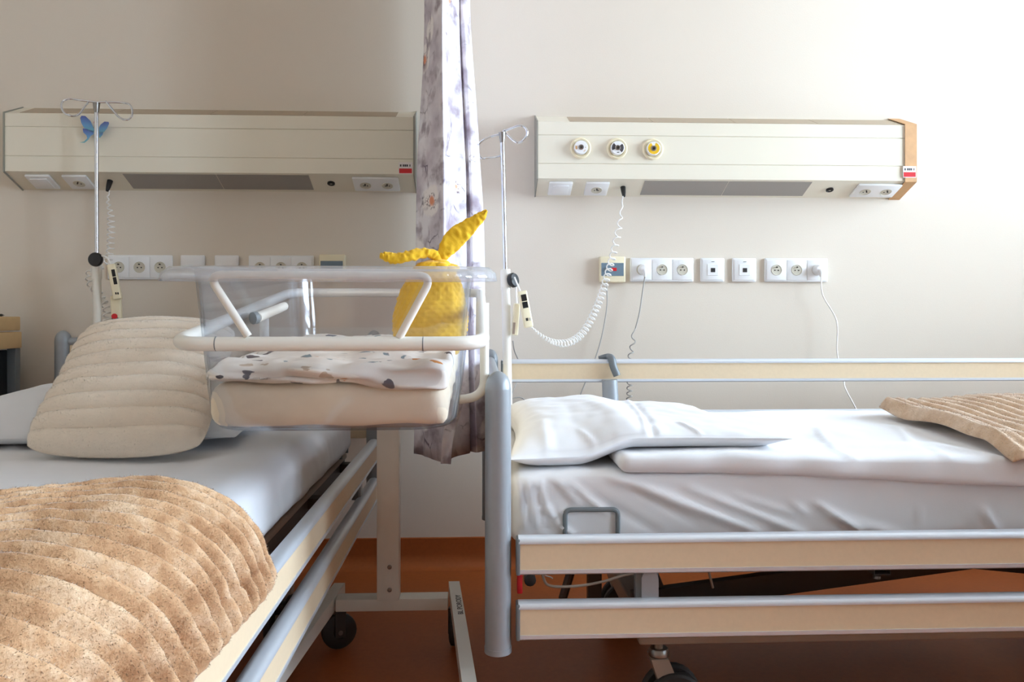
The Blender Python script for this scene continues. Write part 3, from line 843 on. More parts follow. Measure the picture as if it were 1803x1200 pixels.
def bed(label, place, dz_rail, dz_post, dz_top, far_up, details):
    """place(l, w, z): l from head to foot, w from the side nearest the viewer to the other one"""
    def V(l, w, z): return Vector(place(l, w, z))
    t = thing('hospital_bed', label, 'hospital bed', V(1.0, BW / 2, 0), 'adjustable hospital beds')
    def map_build(mb, name, m, parent, smooth=35):
        for v in mb.bm.verts: v.co = V(*v.co)
        bmesh.ops.recalc_face_normals(mb.bm, faces=list(mb.bm.faces))
        return mb.build(name, m, parent, smooth)
    r = .0235
    # corner posts with domed caps and a groove on the inner side
    for l in (0.0, 2.06):
        for w, sgn in ((0.0, 1), (BW, -1)):
            z0, z1 = .25 + dz_post, .75 + dz_post
            prof = [(x, y * sgn) for x, y in post_profile(r, .0085)]
            p = map_build(MB().prism([(l + a, w + b) for a, b in prof], z0, z1 - .032, axis='z'), 'corner_post', M['post'], t)
            cap = MB().lathe([(r * math.cos(a), z1 - .032 + (.032 if True else 0) * math.sin(a)) for a in [0, .25, .5, .75, 1.0, 1.25, 1.45, 1.55]][::1], 24)
            for v in cap.bm.verts: v.co += Vector((l, w, 0))
            map_build(cap, 'post_cap', M['post'], p)
            ins = MB().box((l - .0075, min(w + sgn * .004, w + sgn * .010), z0 + .01), (l + .0075, max(w + sgn * .004, w + sgn * .010), z1 - .05))
            map_build(ins, 'groove_insert', M['post_dark'], p, False)
            bt = MB().lathe([(r + .001, z0 - .004), (r + .001, z0 + .006), (r * .5, z0 + .0061)], 24)
            for v in bt.bm.verts: v.co += Vector((l, w, 0))
            map_build(bt, 'post_foot', M['post'], p)
    # end boards
    for l, z1 in ((0.0, .715), (2.06, .70)):
        b = map_build(MB().box((l - .010, r - .002, .42 + dz_post), (l + .010, BW - r + .002, z1 + dz_post), .006), 'end_board', M['rail_wood'], t)
        map_build(MB().tube([(l, r - .002, z1 + dz_post), (l, BW - r + .002, z1 + dz_post)], .014, 12), 'board_trim', M['post'], b)
    # side rails: aluminium lip, beige laminate, lower lip
    def rail(w, sgn, ztop, l0=.036, l1=2.02):
        # sgn -1: outer face looks to -w
        o = w + sgn * .012
        rr = thing_part('side_rail')
        z = ztop
        pr = []
        for k in range(9):
            a = math.pi * k / 8
            pr.append((w + .015 * math.cos(a), z - .009 + .009 * math.sin(a)))
        pr += [(w - .015, z - .0125), (w + .015, z - .0125)]
        lip = map_build(MB().prism(pr, l0, l1), 'top_lip', M['alu'], rr)
        map_build(MB().box((l0 + .001, w - .011, z - .0595), (l1 - .001, w + .011, z - .0122)), 'laminate_panel', M['rail_wood'], rr, False)
        map_build(MB().prism([(w - .0125, z - .0592), (w + .0125, z - .0592), (w + .0125, z - .066), (w + .008, z - .069), (w - .008, z - .069), (w - .0125, z - .066)], l0, l1), 'bottom_lip', M['alu'], rr)
        for l in (l0, l1):
            map_build(MB().box((l - .004, w - .0150, z - .0685), (l + .003, w + .0150, z - .004), .002), 'rail_end', M['post_dark'], rr)
        return rr
    def thing_part(name):
        e = bpy.data.objects.new(name, None); col.objects.link(e); e.empty_display_size = .03
        e.location = V(1, 0, .4); adopt(e, t); return e
    rail(-.004, -1, .4557 + dz_rail); rail(-.004, -1, .3393 + dz_rail)
    if far_up:
        rail(BW + .004, 1, .720); rail(BW + .004, 1, .567)
    else:
        rail(BW + .004, 1, .4557 + dz_rail); rail(BW + .004, 1, .3393 + dz_rail)
    # mattress platform and upper frame
    zt = .405 + dz_top
    for w in (.10, BW - .10):
        map_build(MB().box((.05, w - .02, zt - .045), (2.0, w + .02, zt - .005), .003), 'platform_beam', M['frame_dark'], t, False)
    for k, l in enumerate((.12, .55, 1.0, 1.45, 1.9)):
        map_build(MB().box((l - .02, .05, zt - .03), (l + .02, BW - .05, zt - .006)), 'cross_member', M['frame_dark'], t, False)
    map_build(MB().box((.045, .075, zt - .005), (2.0, BW - .075, zt + .010), .004), 'mattress_platform', M['frame_taupe'], t, False)
    # base frame, scissor arms
    for w in (.19, BW - .19):
        map_build(MB().box((.29, w - .025, .183), (1.78, w + .025, .235), .004), 'base_beam', M['frame_taupe'], t, False)
    for l in (.32, 1.75):
        map_build(MB().box((l - .025, .21, .183), (l + .025, BW - .21, .23), .004), 'base_crossbar', M['frame_taupe'], t, False)
    def arm(l0, z0, l1, z1, w, m='frame_dark', h=.024):
        d = Vector((l1 - l0, 0, z1 - z0)).normalized(); n = Vector((-d.z, 0, d.x)) * h
        a, b = Vector((l0, 0, z0)), Vector((l1, 0, z1))
        q = [a + n, b + n, b - n, a - n]
        map_build(MB().prism([(v.x, v.z) for v in q], w - .012, w + .012, axis='y'), 'lift_arm', M[m], t, False)
    for w in (.29, BW - .29):
        arm(.30, .225, 1.55, .375 + dz_top, w); arm(.42, .375 + dz_top, 1.70, .24, w + .03)
    # castors
    for l in (.335, 1.73):
        for w in (.19, BW - .19):
            c = thing_part('castor'); 
            cm = MB().lathe([(.009, .19), (.009, .160)], 14); 
            for v in cm.bm.verts: v.co += Vector((l, w, 0))
            map_build(cm, 'stem', M['frame_taupe'], c)
            cm = MB().lathe([(.018, .168), (.0215, .162), (.0215, .154), (.018, .150)], 20)
            for v in cm.bm.verts: v.co += Vector((l, w, 0))
            map_build(cm, 'collar', M['steel'], c)
            map_build(MB().prism([(l - .020, .152), (l + .016, .152), (l + .050, .07), (l + .040, .055), (l + .012, .055)], w - .022, w + .022, axis='y'), 'fork', M['frame_taupe'], c, False)
            for s in (-1, 1):
                m_ = frame_on((l + .03, w + s * .024, .0626), (1, 0, 0), (0, 0, 1))
                wl = MB().lathe([(.058, -.010), (.0625, -.006), (.0625, .006), (.058, .010), (.03, .011)], 28, m_)
                map_build(wl, 'wheel', M['rubber'], c)
            map_build(MB().box((l + .030, w - .012, .085), (l + .062, w + .012, .112), .003), 'brake_pedal', M['black'], c)
    # rail carrier: bracket between the lowered rails
    lb = .262
    br = map_build(MB().box((lb - .012, .004, .33 + dz_rail), (lb + .030, .022, .405 + dz_rail), .002), 'rail_bracket', M['post_dark'], t)
    cv = MB()
    pr = [(lb - .002, .338 + dz_rail)] + [(lb + .0135 + .0155 * math.cos(a), .372 + dz_rail + .0155 * math.sin(a)) for a in [math.pi * (1 - k / 10) for k in range(11)]] + [(lb + .029, .338 + dz_rail)]
    cv.prism(pr, -.002, .004, axis='y')
    map_build(cv, 'pivot_cover', M['post'], br)
    # mattress retaining loop
    lo = [(.128, .062, .43 + dz_top), (.128, .062, .484 + dz_top), (.228, .062, .484 + dz_top), (.228, .062, .43 + dz_top)]
    map_build(MB().tube(fillet(lo, .012), .0046, 10), 'mattress_loop', M['post_dark'], t)
    if far_up:
        # telescopic carrier that holds the raised rail
        hk = MB(); wv = BW - .010
        lx = details['carrier']
        hk.tube([(lx - .01, wv - .02, .46), (lx - .020, wv - .018, .66)], [.026, .023], 20)
        map_build(hk, 'rail_carrier', M['post'], t)
        hook = [(lx - .045, wv + .028, .722), (lx - .02, wv + .018, .7275), (lx - .012, wv - .006, .722), (lx - .008, wv - .012, .70), (lx + .003, wv - .014, .672)]
        map_build(MB().tube(spline(hook, 6), [.006 + .005 * min(1, k / 12) for k in range(25)], 12), 'carrier_hook', M['post_dark'], t)
        # pieces glimpsed between the two lowered rails
        q = details
        tb = MB(); a, b = q['tube']; hw, hh, th = .0165, .0125, .0016; y0, y1 = .04, .80
        ring = lambda s_, u_: [(a - hw + s_, b - hh + s_), (a + hw - s_, b - hh + s_), (a + hw - s_, b + hh - s_), (a - hw + s_, b + hh - s_)]
        for (x0, zz0), (x1, zz1) in (((a - hw, b - hh), (a + hw, b - hh + th)), ((a - hw, b + hh - th), (a + hw, b + hh)), ((a - hw, b - hh + th), (a - hw + th, b + hh - th)), ((a + hw - th, b - hh + th), (a + hw, b + hh - th))):
            tb.box((x0, y0, zz0), (x1, y1, zz1))
        tube_part = map_build(tb, 'square_tube', M['frame_dark'], t, False)
        bo = MB().lathe([(.007, 0), (.007, .005), (.004, .009), (.001, .009)], 10, Matrix.Translation((a - .006, .05, b - hh - .009)))
        map_build(bo, 'bolt', M['steel'], tube_part)
        map_build(MB().box((.036, .03, .338), (.046, .05, .372), .002), 'release_lever', M['red'], t)
        map_build(MB().lathe([(.011, 0), (.011, .018), (.006, .02)], 12, frame_on((.060, .05, .362), (1, 0, 0), (0, 0, 1))), 'lever_pivot', M['black'], t)
        map_build(MB().tube(spline([(.055, .12, .39), (.085, .10, .372), (.088, .08, .352), (.10, .06, .342), (.15, .06, .341), (.20, .07, .345), (.25, .08, .355), (.33, .09, .362), (.45, .10, .386)], 8), .0026, 8), 'control_cable', M['frame_taupe'], t)
        map_build(MB().tube(spline([(.40, .12, .386), (.415, .12, .362), (.42, .12, .34), (.43, .13, .31)], 8), .0026, 8), 'control_cable', M['frame_taupe'], t)
        map_build(MB().box((.205, .30, .20), (.235, .33, .39), .002), 'actuator_post', M['black'], t, False)
        map_build(MB().tube([(.21, .36, .39), (.155, .36, .21)], .010, 10), 'strut', M['frame_dark'], t)
        map_build(MB().tube([(.30, .30, .40), (.375, .30, .22)], .011, 10), 'strut', M['frame_dark'], t)
        map_build(MB().box((.835, .25, .31), (.865, .28, .39), .002), 'actuator_post', M['black'], t, False)
    return t

RB0, RBY = 0.036, 1.43                                       # right bed: head-end X, viewer-side post Y
bed('hospital bed along the wall with its near side rail lowered and far rail raised', lambda l, w, z: (RB0 + l, RBY + w, z), 0, 0, 0, True, dict(carrier=.372, tube=(.727, .3725)))
LBX, LBY = -0.318, 2.45                                      # left bed: right-side post X, head-end Y
bed('hospital bed with its head against the wall and blanket over its right rail', lambda l, w, z: (LBX - w, LBY - l, z), .022, .055, .022, False, {})

# ---------------------------------------------------------------- mattress of the right bed under a creased fitted sheet
MZ = .553
def side_px(lst, Y):
    o = []
    for (x0, y0), (x1, y1), wpx, h in lst:
        a, b = at(x0, y0, Y), at(x1, y1, Y); o.append(((a.x, a.z), (b.x, b.z), .8 * wpx * Y / F, 1.5 * h))
    return o
SF = side_px([((1075, 838), (1340, 936), 11, .009), ((1100, 850), (1230, 925), 7, -.004), ((1210, 858), (1420, 940), 10, .007), ((1438, 885), (1520, 938), 6, .009), ((1450, 905), (1600, 945), 10, .005),
              ((1000, 848), (1075, 905), 7, .005), ((980, 845), (1020, 888), 6, .006), ((950, 848), (968, 905), 6, .007), ((965, 895), (992, 930), 5, .006), ((930, 845), (945, 925), 6, .008),
              ((912, 850), (925, 930), 5, .008), ((1040, 870), (1160, 938), 9, -.004), ((985, 890), (1000, 915), 4, .005), ((1620, 890), (1625, 935), 4, .003), ((1730, 895), (1755, 935), 8, .007),
              ((1290, 870), (1400, 905), 7, .004), ((1395, 885), (1420, 905), 5, .005), ((960, 925), (975, 940), 4, -.006), ((990, 928), (1010, 940), 5, .006)], 1.495)
def right_mattress(q, n):
    d = Vector((0, 0, 0))
    if n.y < -.2:
        h = folds((q.x, q.z), SF) + .003 * noise.noise(Vector((q.x * 9, q.z * 14, 1)))
        d += Vector((0, -h, 0)) * min(1, -n.y * 1.4)
    if n.z > .2:
        d.z += (.004 * noise.noise(Vector((q.x * 6, q.y * 6, 2))) + .0015 * noise.noise(Vector((q.x * 25, q.y * 18, 4)))) * n.z
    return d
v, f_ = round_box((.062, 1.497, .417), (2.07, 2.285, MZ), .022, (.009, .02, .007), right_mattress)
tag(mesh_obj('mattress', v, f_, M['sheet']), 'thick mattress in creased white fitted sheet on the right bed', 'mattress')

# ---------------------------------------------------------------- duvet on the right bed
def top_px(lst, Z):
    o = []
    for (x0, y0), (x1, y1), w_, h in lst:
        a, b = atz(x0, y0, Z), atz(x1, y1, Z); o.append(((a.x, a.y), (b.x, b.y), w_, h))
    return o
DF = top_px([((1440, 756), (1472, 790), .006, .007), ((1472, 790), (1535, 812), .006, .006), ((1585, 757), (1608, 782), .006, .006), ((1635, 785), (1665, 800), .005, .005), ((1300, 760), (1340, 785), .006, .004), ((1500, 825), (1560, 835), .006, .004), ((1710, 800), (1730, 815), .005, .005), ((1360, 785), (1640, 782), .03, .006),
             ((1640, 783), (1803, 803), .016, .006), ((1360, 815), (1460, 840), .008, .004), ((1655, 830), (1675, 850), .01, .004), ((1250, 752), (1350, 790), .02, .004), ((1550, 748), (1610, 760), .02, .004),
             ((1400, 770), (1430, 765), .02, -.004), ((1700, 800), (1760, 830), .014, .003)], .585)
def duvet(q, n):
    d = Vector((0, 0, 0))
    near = smooth01((1.62 - q.y) / .16)
    run = smooth01((q.x - .30) / .95)
    if n.z > .1:
        d.z += (folds((q.x, q.y), DF) + .006 * noise.noise(Vector((q.x * 5, q.y * 4, 9))) + .002 * noise.noise(Vector((q.x * 18, q.y * 9, 3)))) * n.z
    d.z += near * (-.040 * run) * (1.0 if n.z < .3 else .35)
    d.z -= .018 * smooth01((q.y - 2.12) / .2)
    d.y += near * (-.022 * run + .006 * noise.noise(Vector((q.x * 7, 0, 1))))
    if n.y < -.2: d.y -= .003 * noise.noise(Vector((q.x * 14, q.z * 20, 6)))
    return d
v, f_ = round_box((.268, 1.487, MZ - .002), (2.05, 2.30, MZ + .034), .017, (.010, .011, .006), duvet)
tag(mesh_obj('duvet', v, f_, M['sheet']), 'white duvet spread flat over the right bed beside the pillow', 'duvet')

# ---------------------------------------------------------------- pillows
def pillow(name, corners, z0, height, material, creases, seam, nu=90, nv=90, power=2.4, seed=0, seamz=.018, hfun=None, lift=lambda u, v: 0):
    """corners: near-left, near-right, far-right, far-left (x, y)"""
    A, B, C, D = [Vector((c[0], c[1], 0)) for c in corners]
    def plan(u, v): return (A * (1 - u) + B * u) * (1 - v) + (D * (1 - u) + C * u) * v
    def inset(u, v):
        # slightly hollow edges between the pointed corners
        e = .030 * (math.sin(math.pi * u) * (1 - 2 * v) * abs(1 - 2 * v)), .030 * (math.sin(math.pi * v) * (1 - 2 * u) * abs(1 - 2 * u))
        return Vector((e[1], e[0], 0))
    pu, pv = power if isinstance(power, tuple) else (power, power)
    def dome(u, v):
        a, b = 1 - abs(2 * u - 1) ** pu, 1 - abs(2 * v - 1) ** pv
        return max(0, a * b) ** .62
    def top(u, v):
        p = plan(u, v) + inset(u, v); k = dome(u, v)
        hh = height * (hfun(u, v) if hfun else 1)
        z = z0 + lift(u, v) + seamz + hh * k + folds((p.x, p.y), creases) * min(1, k * 3) + .0025 * k * noise.noise(Vector((p.x * 9, p.y * 9, seed))) + .0025 * min(1, k * 3) * noise.noise(Vector((p.x * 30, p.y * 20, seed + 3)))
        return (p.x, p.y, z)
    def bot(u, v):
        p = plan(u, v) + inset(u, v); k = dome(u, v)
        return (p.x, p.y, z0 + lift(u, v) + seamz * (1 - min(1, k * 2.2)))
    v, f_ = shell(nu, nv, top, bot)
    return mesh_obj(name, v, f_, material)
PC = top_px([((1000, 790), (1060, 830), .012, .010), ((1040, 795), (1100, 815), .010, -.008), ((955, 765), (978, 812), .012, .004), ((1105, 722), (1150, 795), .008, .007), ((1116, 728), (1162, 800), .010, -.008),
             ((1150, 795), (1156, 812), .010, .016), ((1090, 780), (1140, 815), .010, .008), ((1200, 790), (1215, 815), .009, .007), ((1235, 785), (1260, 812), .009, .007), ((1170, 780), (1185, 812), .008, -.005), ((1300, 795), (1330, 818), .008, .005),
             ((1040, 745), (1110, 775), .02, .004), ((1020, 775), (1085, 790), .006, .005), ((930, 790), (950, 812), .006, .005), ((985, 800), (1040, 812), .006, .006), ((1195, 765), (1240, 780), .006, .004)], .60)
def ph(u, v):
    # thick under the head, flat toward the loose open end of the case at the near right corner
    k = 1 - .72 * smooth01((u - .26) / .40) * (1 - .40 * v)
    return k
tag(pillow('pillow', [(.056, 1.503), (.615, 1.525), (.585, 2.16), (.056, 2.24)], MZ + .004, .064, M['sheet'], PC, None, 120, 120, (7, 4), 11, .020, ph, lambda u, v: .033 * smooth01((u - .24) / .22) * (1 - .5 * v)),
    'plump creased white pillow at the head of the right bed', 'pillow')

# ---------------------------------------------------------------- right fur throw
def throw_right():
    A, B, C, D = Vector((1.04, 2.02, 0)), Vector((1.005, 1.452, 0)), Vector((2.0, 1.44, 0)), Vector((1.9, 2.31, 0))
    nu, nv = 220, 110                                         # u away from the visible edge, v from near to far
    def plan(u, v): return (B * (1 - v) + A * v) * (1 - u) + (C * (1 - v) + D * v) * u
    def zs(u, v):
        p = plan(u, v)
        edge = min(1, u / .012, (1 - u) / .012, v / .03, (1 - v) / .03)
        rib = abs(math.sin(math.pi * (u * .95 + .012 * noise.noise(Vector((p.x * 4, p.y * 5, 0)))) / .040)) ** 1.5
        near = smooth01((1.56 - p.y) / .12)
        base = .603 - .032 * near - .016 * smooth01((p.y - 2.10) / .2)
        base += .022 * math.exp(-((p.x - 1.35) / .22) ** 2) * smooth01((p.y - 1.7) / .3) + .014 * noise.noise(Vector((p.x * 5, p.y * 5, 7)))
        base += .012 * math.exp(-((u - .03) / .03) ** 2)
        return p, base, edge, rib
    def top(u, v):
        p, b, e, r = zs(u, v); return (p.x, p.y, b + .010 * math.sqrt(max(0, e)) * r + .008 * math.sqrt(max(0, e)))
    def bot(u, v):
        p, b, e, r = zs(u, v); return (p.x, p.y, b - .004)
    v, f_ = shell(nu, nv, top, bot)
    t = thing('fur_throw', 'pale tan ribbed fur throw lying on the foot of the right bed', 'throw', (1.5, 1.9, .6), 'ribbed faux fur throws')
    o = mesh_obj('ribbed_cloth', v, f_, M['fur_tan_pale'], t)
    pile('fur_pile', o, t, M['fur_tan_pale'], 60000, .0040, .0008, -.3, (0, -.1, .1), lambda c: (c[:, 0] < 1.75))
throw_right()

# ================================================================ left bed: mattress, pillow, cushion, throw
LZ = .575
LF = top_px([((470, 850), (520, 800), .02, .008), ((520, 800), (590, 770), .018, -.008), ((430, 900), (500, 850), .014, .006), ((330, 830), (420, 800), .03, .006), ((20, 790), (60, 775), .02, .006), ((380, 870), (470, 820), .02, -.005)], LZ)
def left_mattress(q, n):
    d = Vector((0, 0, 0))
    if n.z > .1:
        d.z += (folds((q.x, q.y), LF) + .010 * noise.noise(Vector((q.x * 4, q.y * 3, 12))) + .002 * noise.noise(Vector((q.x * 16, q.y * 12, 3)))) * n.z
    if n.x > .2:
        d.x += (.006 * noise.noise(Vector((q.y * 8, q.z * 10, 1))) + .003 * noise.noise(Vector((q.y * 25 + q.z * 20, q.z * 6, 2)))) * n.x
    return d
v, f_ = round_box((-1.20, .43, .44), (-.372, 2.385, LZ), .045, (.012, .012, .010), left_mattress)
tag(mesh_obj('mattress', v, f_, M['sheet']), 'thick mattress in smooth white sheet on the left bed', 'mattress')
tag(pillow('pillow', [(-1.195, 1.62), (-.50, 1.66), (-.48, 2.22), (-1.13, 2.20)], LZ + .008, .105, M['sheet_blue'], top_px([((0, 735), (60, 700), .03, .01)], .62), None, 70, 70, 2.4, 5, .016),
    'shaded white pillow leaning at the head of the left bed behind the cushion', 'pillow')

def cushion():
    wd, ht, th = .345, .375, .060
    O = Vector((-.690, 1.53, .596)); upv = Vector((-.02, .285, .215)).normalized(); ax = Vector((1, 0, 0)); nr = ax.cross(upv).normalized()
    if nr.y > 0: nr = -nr
    nu, nv = 90, 200
    def base(u, v):
        a, b = u - .5, v
        pin = 1 - .10 * math.sin(math.pi * v) * 0
        w_ = wd * (1 - .05 * (1 - abs(2 * v - 1)))
        bow = .016 * (1 - (2 * u - 1) ** 2) * (1 if v > .5 else -1) * abs(2 * v - 1)
        cr = 1 - .07 * (abs(2 * u - 1) * abs(2 * v - 1)) ** 5
        return O + ax * (a * w_ * cr) + upv * (ht / 2 + (b * ht + bow - ht / 2) * cr)
    def dome(u, v): return max(0, (1 - abs(2 * u - 1) ** 2.6) * (1 - abs(2 * v - 1) ** 2.6)) ** .55
    def top(u, v):
        k = dome(u, v); n_ = 10.0
        ph = v * n_ + .10 * math.sin(u * 5)
        rib = abs(math.sin(math.pi * ph)) ** .55
        return base(u, v) + nr * (k * th + min(1, k * 4) * (.009 * rib) + .004 * noise.noise(Vector((u * 5, v * 6, 2))) * k)
    def bot(u, v): return base(u, v) - nr * (dome(u, v) * th * .75)
    v, f_ = shell(nu, nv, top, bot)
    t = thing('cushion', 'cream ribbed plush cushion propped at the head of the left bed', 'cushion', O)
    o = mesh_obj('plush_cover', v, f_, M['fur_cream'], t)
    # make sure normals point outward before growing pile
    bm = bmesh.new(); bm.from_mesh(o.data); bmesh.ops.recalc_face_normals(bm, faces=list(bm.faces)); bm.to_mesh(o.data); bm.free()
    pile('plush_pile', o, t, M['fur_cream'], 60000, .0030, .0007, -2, (0, 0, 0), lambda c: (c[:, 1] < 1.95))
cushion()

def throw_left():
    XL, XR, r, zt, zend = -1.15, -.345, .075, LZ + .018, .468
    seg1 = (XR - r) - XL; seg2 = math.pi / 2 * r; seg3 = (zt - r) - zend; tot = seg1 + seg2 + seg3
    def sect(s):
        d = s * tot
        if d < seg1: return XL + d, zt, Vector((0, 0, 1))
        d -= seg1
        if d < seg2:
            a = d / r; return XR - r + r * math.sin(a), zt - r + r * math.cos(a), Vector((math.sin(a), 0, math.cos(a)))
        d -= seg2
        return XR + .012 * d / seg3, zt - r - d, Vector((1, 0, 0.1))
    def yhead(s):
        d = s * tot - seg1                                   # arc length past the mattress edge
        if d > 0: return 1.095 + .10 * smooth01(d / .16)
        return 1.095 - .19 * smooth01(-d / .30) + .02 * math.sin(d * 9)
    nu, nv = 150, 330
    def geo(s, t):
        x, z, n = sect(s); yh = yhead(s); y = yh + (.22 - yh) * t
        run = yh - y
        rib = abs(math.sin(math.pi * (run + .014 * noise.noise(Vector((x * 5, z * 5, run * 3))) + .004 * noise.noise(Vector((x * 22, z * 20, run * 9)))) / .0335)) ** 1.6
        wave = .010 * noise.noise(Vector((x * 5, y * 4, 3 + z * 3))) + .005 * noise.noise(Vector((x * 13, y * 11, 8))) + .0022 * noise.noise(Vector((x * 70, y * 70, z * 70)))
        puff = .034 * smooth01(run / .10) * (1 - .5 * smooth01((run - .25) / .4))
        e = min(1, run / .012, (1 - s) / .02) 
        return Vector((x, y, z)), n, rib, wave + puff, max(0, e)
    def top(s, t):
        p, n, rib, wv, e = geo(s, t)
        return p + n * (.008 + wv + .0180 * rib * math.sqrt(e))
    def bot(s, t):
        p, n, rib, wv, e = geo(s, t); return p + n * (.001 + wv * .6)
    v, f_ = shell(nu, nv, top, bot)
    t = thing('fur_throw', 'tan ribbed fur throw draped over the right edge of the left bed', 'throw', (-.7, .7, .6), 'ribbed faux fur throws')
    o = mesh_obj('ribbed_cloth', v, f_, M['fur_tan'], t)
    bm = bmesh.new(); bm.from_mesh(o.data); bmesh.ops.recalc_face_normals(bm, faces=list(bm.faces)); bm.to_mesh(o.data); bm.free()
    pile('fur_pile', o, t, M['fur_tan'], 150000, .0036, .0007, -.4, (.1, -.05, -.1), lambda c: (c[:, 1] > .42) * (c[:, 0] > -1.0))
throw_left()

# ================================================================ baby cot on its trolley
CXc = -.221
def cot():
    t = thing('cot_trolley', 'white tubular baby cot trolley with one post and castors', 'cot trolley', (CXc, 1.95, 0))
    wl = M['white_lacquer']
    # upper frame: a closed tube loop, lower at the viewer end
    yf, yr = 1.15, 1.93
    zf, zr = ZA(605, 580, yf), ZA(515, 680, yr)
    xl, xr = XA(302, yf), XA(850, yf)
    xl2, xr2 = XA(511, yr), XA(846, yr)
    loop = fillet([(xl, yf, zf), (xr, yf, zf), (xr2, yr, zr), (xl2, yr, zr)], .05, 8, True)
    fr = MB().tube(loop, .0105, 16, True).build('frame_loop', wl, t)
    for px in (381, 745):
        a = at(px, 605, yf)
        MB().tube([a + Vector((-.0007, 0, 0)), a + Vector((.0007, 0, 0))], .0108, 16).build('joint_seam', M['post_dark'], fr)
    # handle in front of the tub: trapezoid of thinner tube
    hp = fillet([at(437, 592, yf - .002), at(366, 483, yf - .012), at(762, 485, yf - .012), at(703, 594, yf - .002)], .022, 8)
    MB().tube(hp, .0058, 12).build('front_handle', wl, t)
    # side bar with a grey end plug
    sb = MB().tube([at(452, 559, 1.48), at(500, 539, 1.75)], .0095, 14).build('tilt_bar', wl, t)
    p0, p1 = at(445, 560, 1.475), at(452, 559, 1.482)
    MB().tube([p0, p1], .0115, 14).build('end_plug', M['post_dark'], sb)
    # yoke under the tub
    yy = 1.70
    zq = zf + (zr - zf) * (yy - yf) / (yr - yf)
    k = [(XA(853, yy), yy, zq), (XA(853, yy), yy, ZA(697, 850, yy)), (XA(790, yy), yy, ZA(706, 800, yy)), (2 * CXc - XA(790, yy), yy, ZA(706, 800, yy)), (2 * CXc - XA(853, yy) + .005, yy, ZA(697, 850, yy)), (2 * CXc - XA(853, yy) + .005, yy, zq)]
    MB().tube(fillet(k, .055, 8), .0098, 14).build('support_yoke', wl, t)
    # post and base
    zyk = ZA(706, 800, yy)
    MB().box((XA(665.5, 1.99), 1.966, .148), (XA(704, 1.99), 2.012, zyk + .0), .002).build('post', wl, t)
    MB().box((CXc - .03, yy - .012, zyk - .012), (CXc + .03, 2.012, zyk + .010), .002).build('post_bracket', wl, t)
    for z in (.232, .176):
        m_ = frame_on((XA(686, 1.966), 1.966, z), (1, 0, 0), (0, 0, 1))
        MB().lathe([(.0058, 0), (.0058, .002), (.004, .0026), (.003, .0012), (.0005, .0012)], 12, m_).build('bolt', M['steel'], t)
    MB().box((-.352, 1.98, .118), (-.075, 2.028, .148), .002).build('crossbar', wl, t)
    def leg(xr_, xf_, y0=2.10, y1=1.28):
        hw = .0142
        v = [(xr_ - hw, y0, .115), (xr_ + hw, y0, .115), (xr_ + hw, y0, .150), (xr_ - hw, y0, .150), (xf_ - hw, y1, .115), (xf_ + hw, y1, .115), (xf_ + hw, y1, .150), (xf_ - hw, y1, .150)]
        return MB().raw(v, [(0, 1, 2, 3), (7, 6, 5, 4), (0, 4, 5, 1), (1, 5, 6, 2), (2, 6, 7, 3), (3, 7, 4, 0)]).build('base_leg', wl, t, False)
    xlr, xlf, xrr, xrf = -.362, -.425, -.063, .003
    leg(xlr, xlf); lr = leg(xrr, xrf)
    # lettering along the right leg, reading away from the viewer
    fc = bpy.data.curves.new('lettering', 'FONT'); fc.body = 'BL PORODY'; fc.size = .024; fc.extrude = .0001; fc.align_x = 'CENTER'; fc.align_y = 'CENTER'
    tmp = bpy.data.objects.new('lettering_curve', fc); col.objects.link(tmp)
    bpy.context.view_layer.update()
    me = bpy.data.meshes.new_from_object(tmp.evaluated_get(bpy.context.evaluated_depsgraph_get()))
    bpy.data.objects.remove(tmp)
    fo = bpy.data.objects.new('lettering', me); col.objects.link(fo); me.materials.clear(); me.materials.append(M['ink'])
    pt = atz(809, 1063, .1505)
    fo.location = pt
    sl = math.atan2(2.10 - 1.28, xrr - xrf)
    fo.rotation_euler = (0, 0, sl)
    fo.scale = (1.0, .75, 1)
    adopt(fo, lr)
    for (x, y) in ((xlr - .004, 2.045), (xrr + .004, 2.045), (xlf + .004, 1.33), (xrf - .004, 1.33)):
        c = bpy.data.objects.new('castor', None); col.objects.link(c); c.location = (x, y, .1); adopt(c, t)
        MB().lathe([(.007, .09), (.007, .116)], 10, Matrix.Translation((x, y, 0))).build('stem', M['steel'], c)
        ang = math.radians(24 if x < -.2 else 80)
        d = Vector((math.cos(ang), math.sin(ang), 0)); n = Vector((-d.y, d.x, 0))
        wc = Vector((x, y, .045)) + d * .012
        m_ = frame_on(wc, d, (0, 0, 1))
        MB().lathe([(.040, -.011), (.044, -.008), (.0445, 0), (.044, .008), (.040, .011), (.018, .012), (.017, .009)], 28, m_).build('wheel', M['rubber'], c)
        fk = MB()
        for s in (-1, 1):
            fk.box((-.013, -.012, s * .0165 - .0015), (.013, .052, s * .0165 + .0015), mtx=m_)
        fk.box((-.014, .048, -.018), (.014, .053, .018), mtx=m_)
        fk.build('fork', M['frame_dark'], c, False)
        MB().lathe([(.006, -.019), (.006, .019)], 10, m_).build('axle', M['steel'], c)
    # ------------------------------------------------ clear tub hanging in the frame
    tilt = math.radians(3.0)
    y0, zb = 1.19, ZA(764, 580, 1.19)
    def tub_pt(x, y, z):                                      # y from the viewer end, tilted up toward the wall
        return Vector((CXc + x, y0 + y * math.cos(tilt) - z * math.sin(tilt) * 0, zb + z + y * math.sin(tilt)))
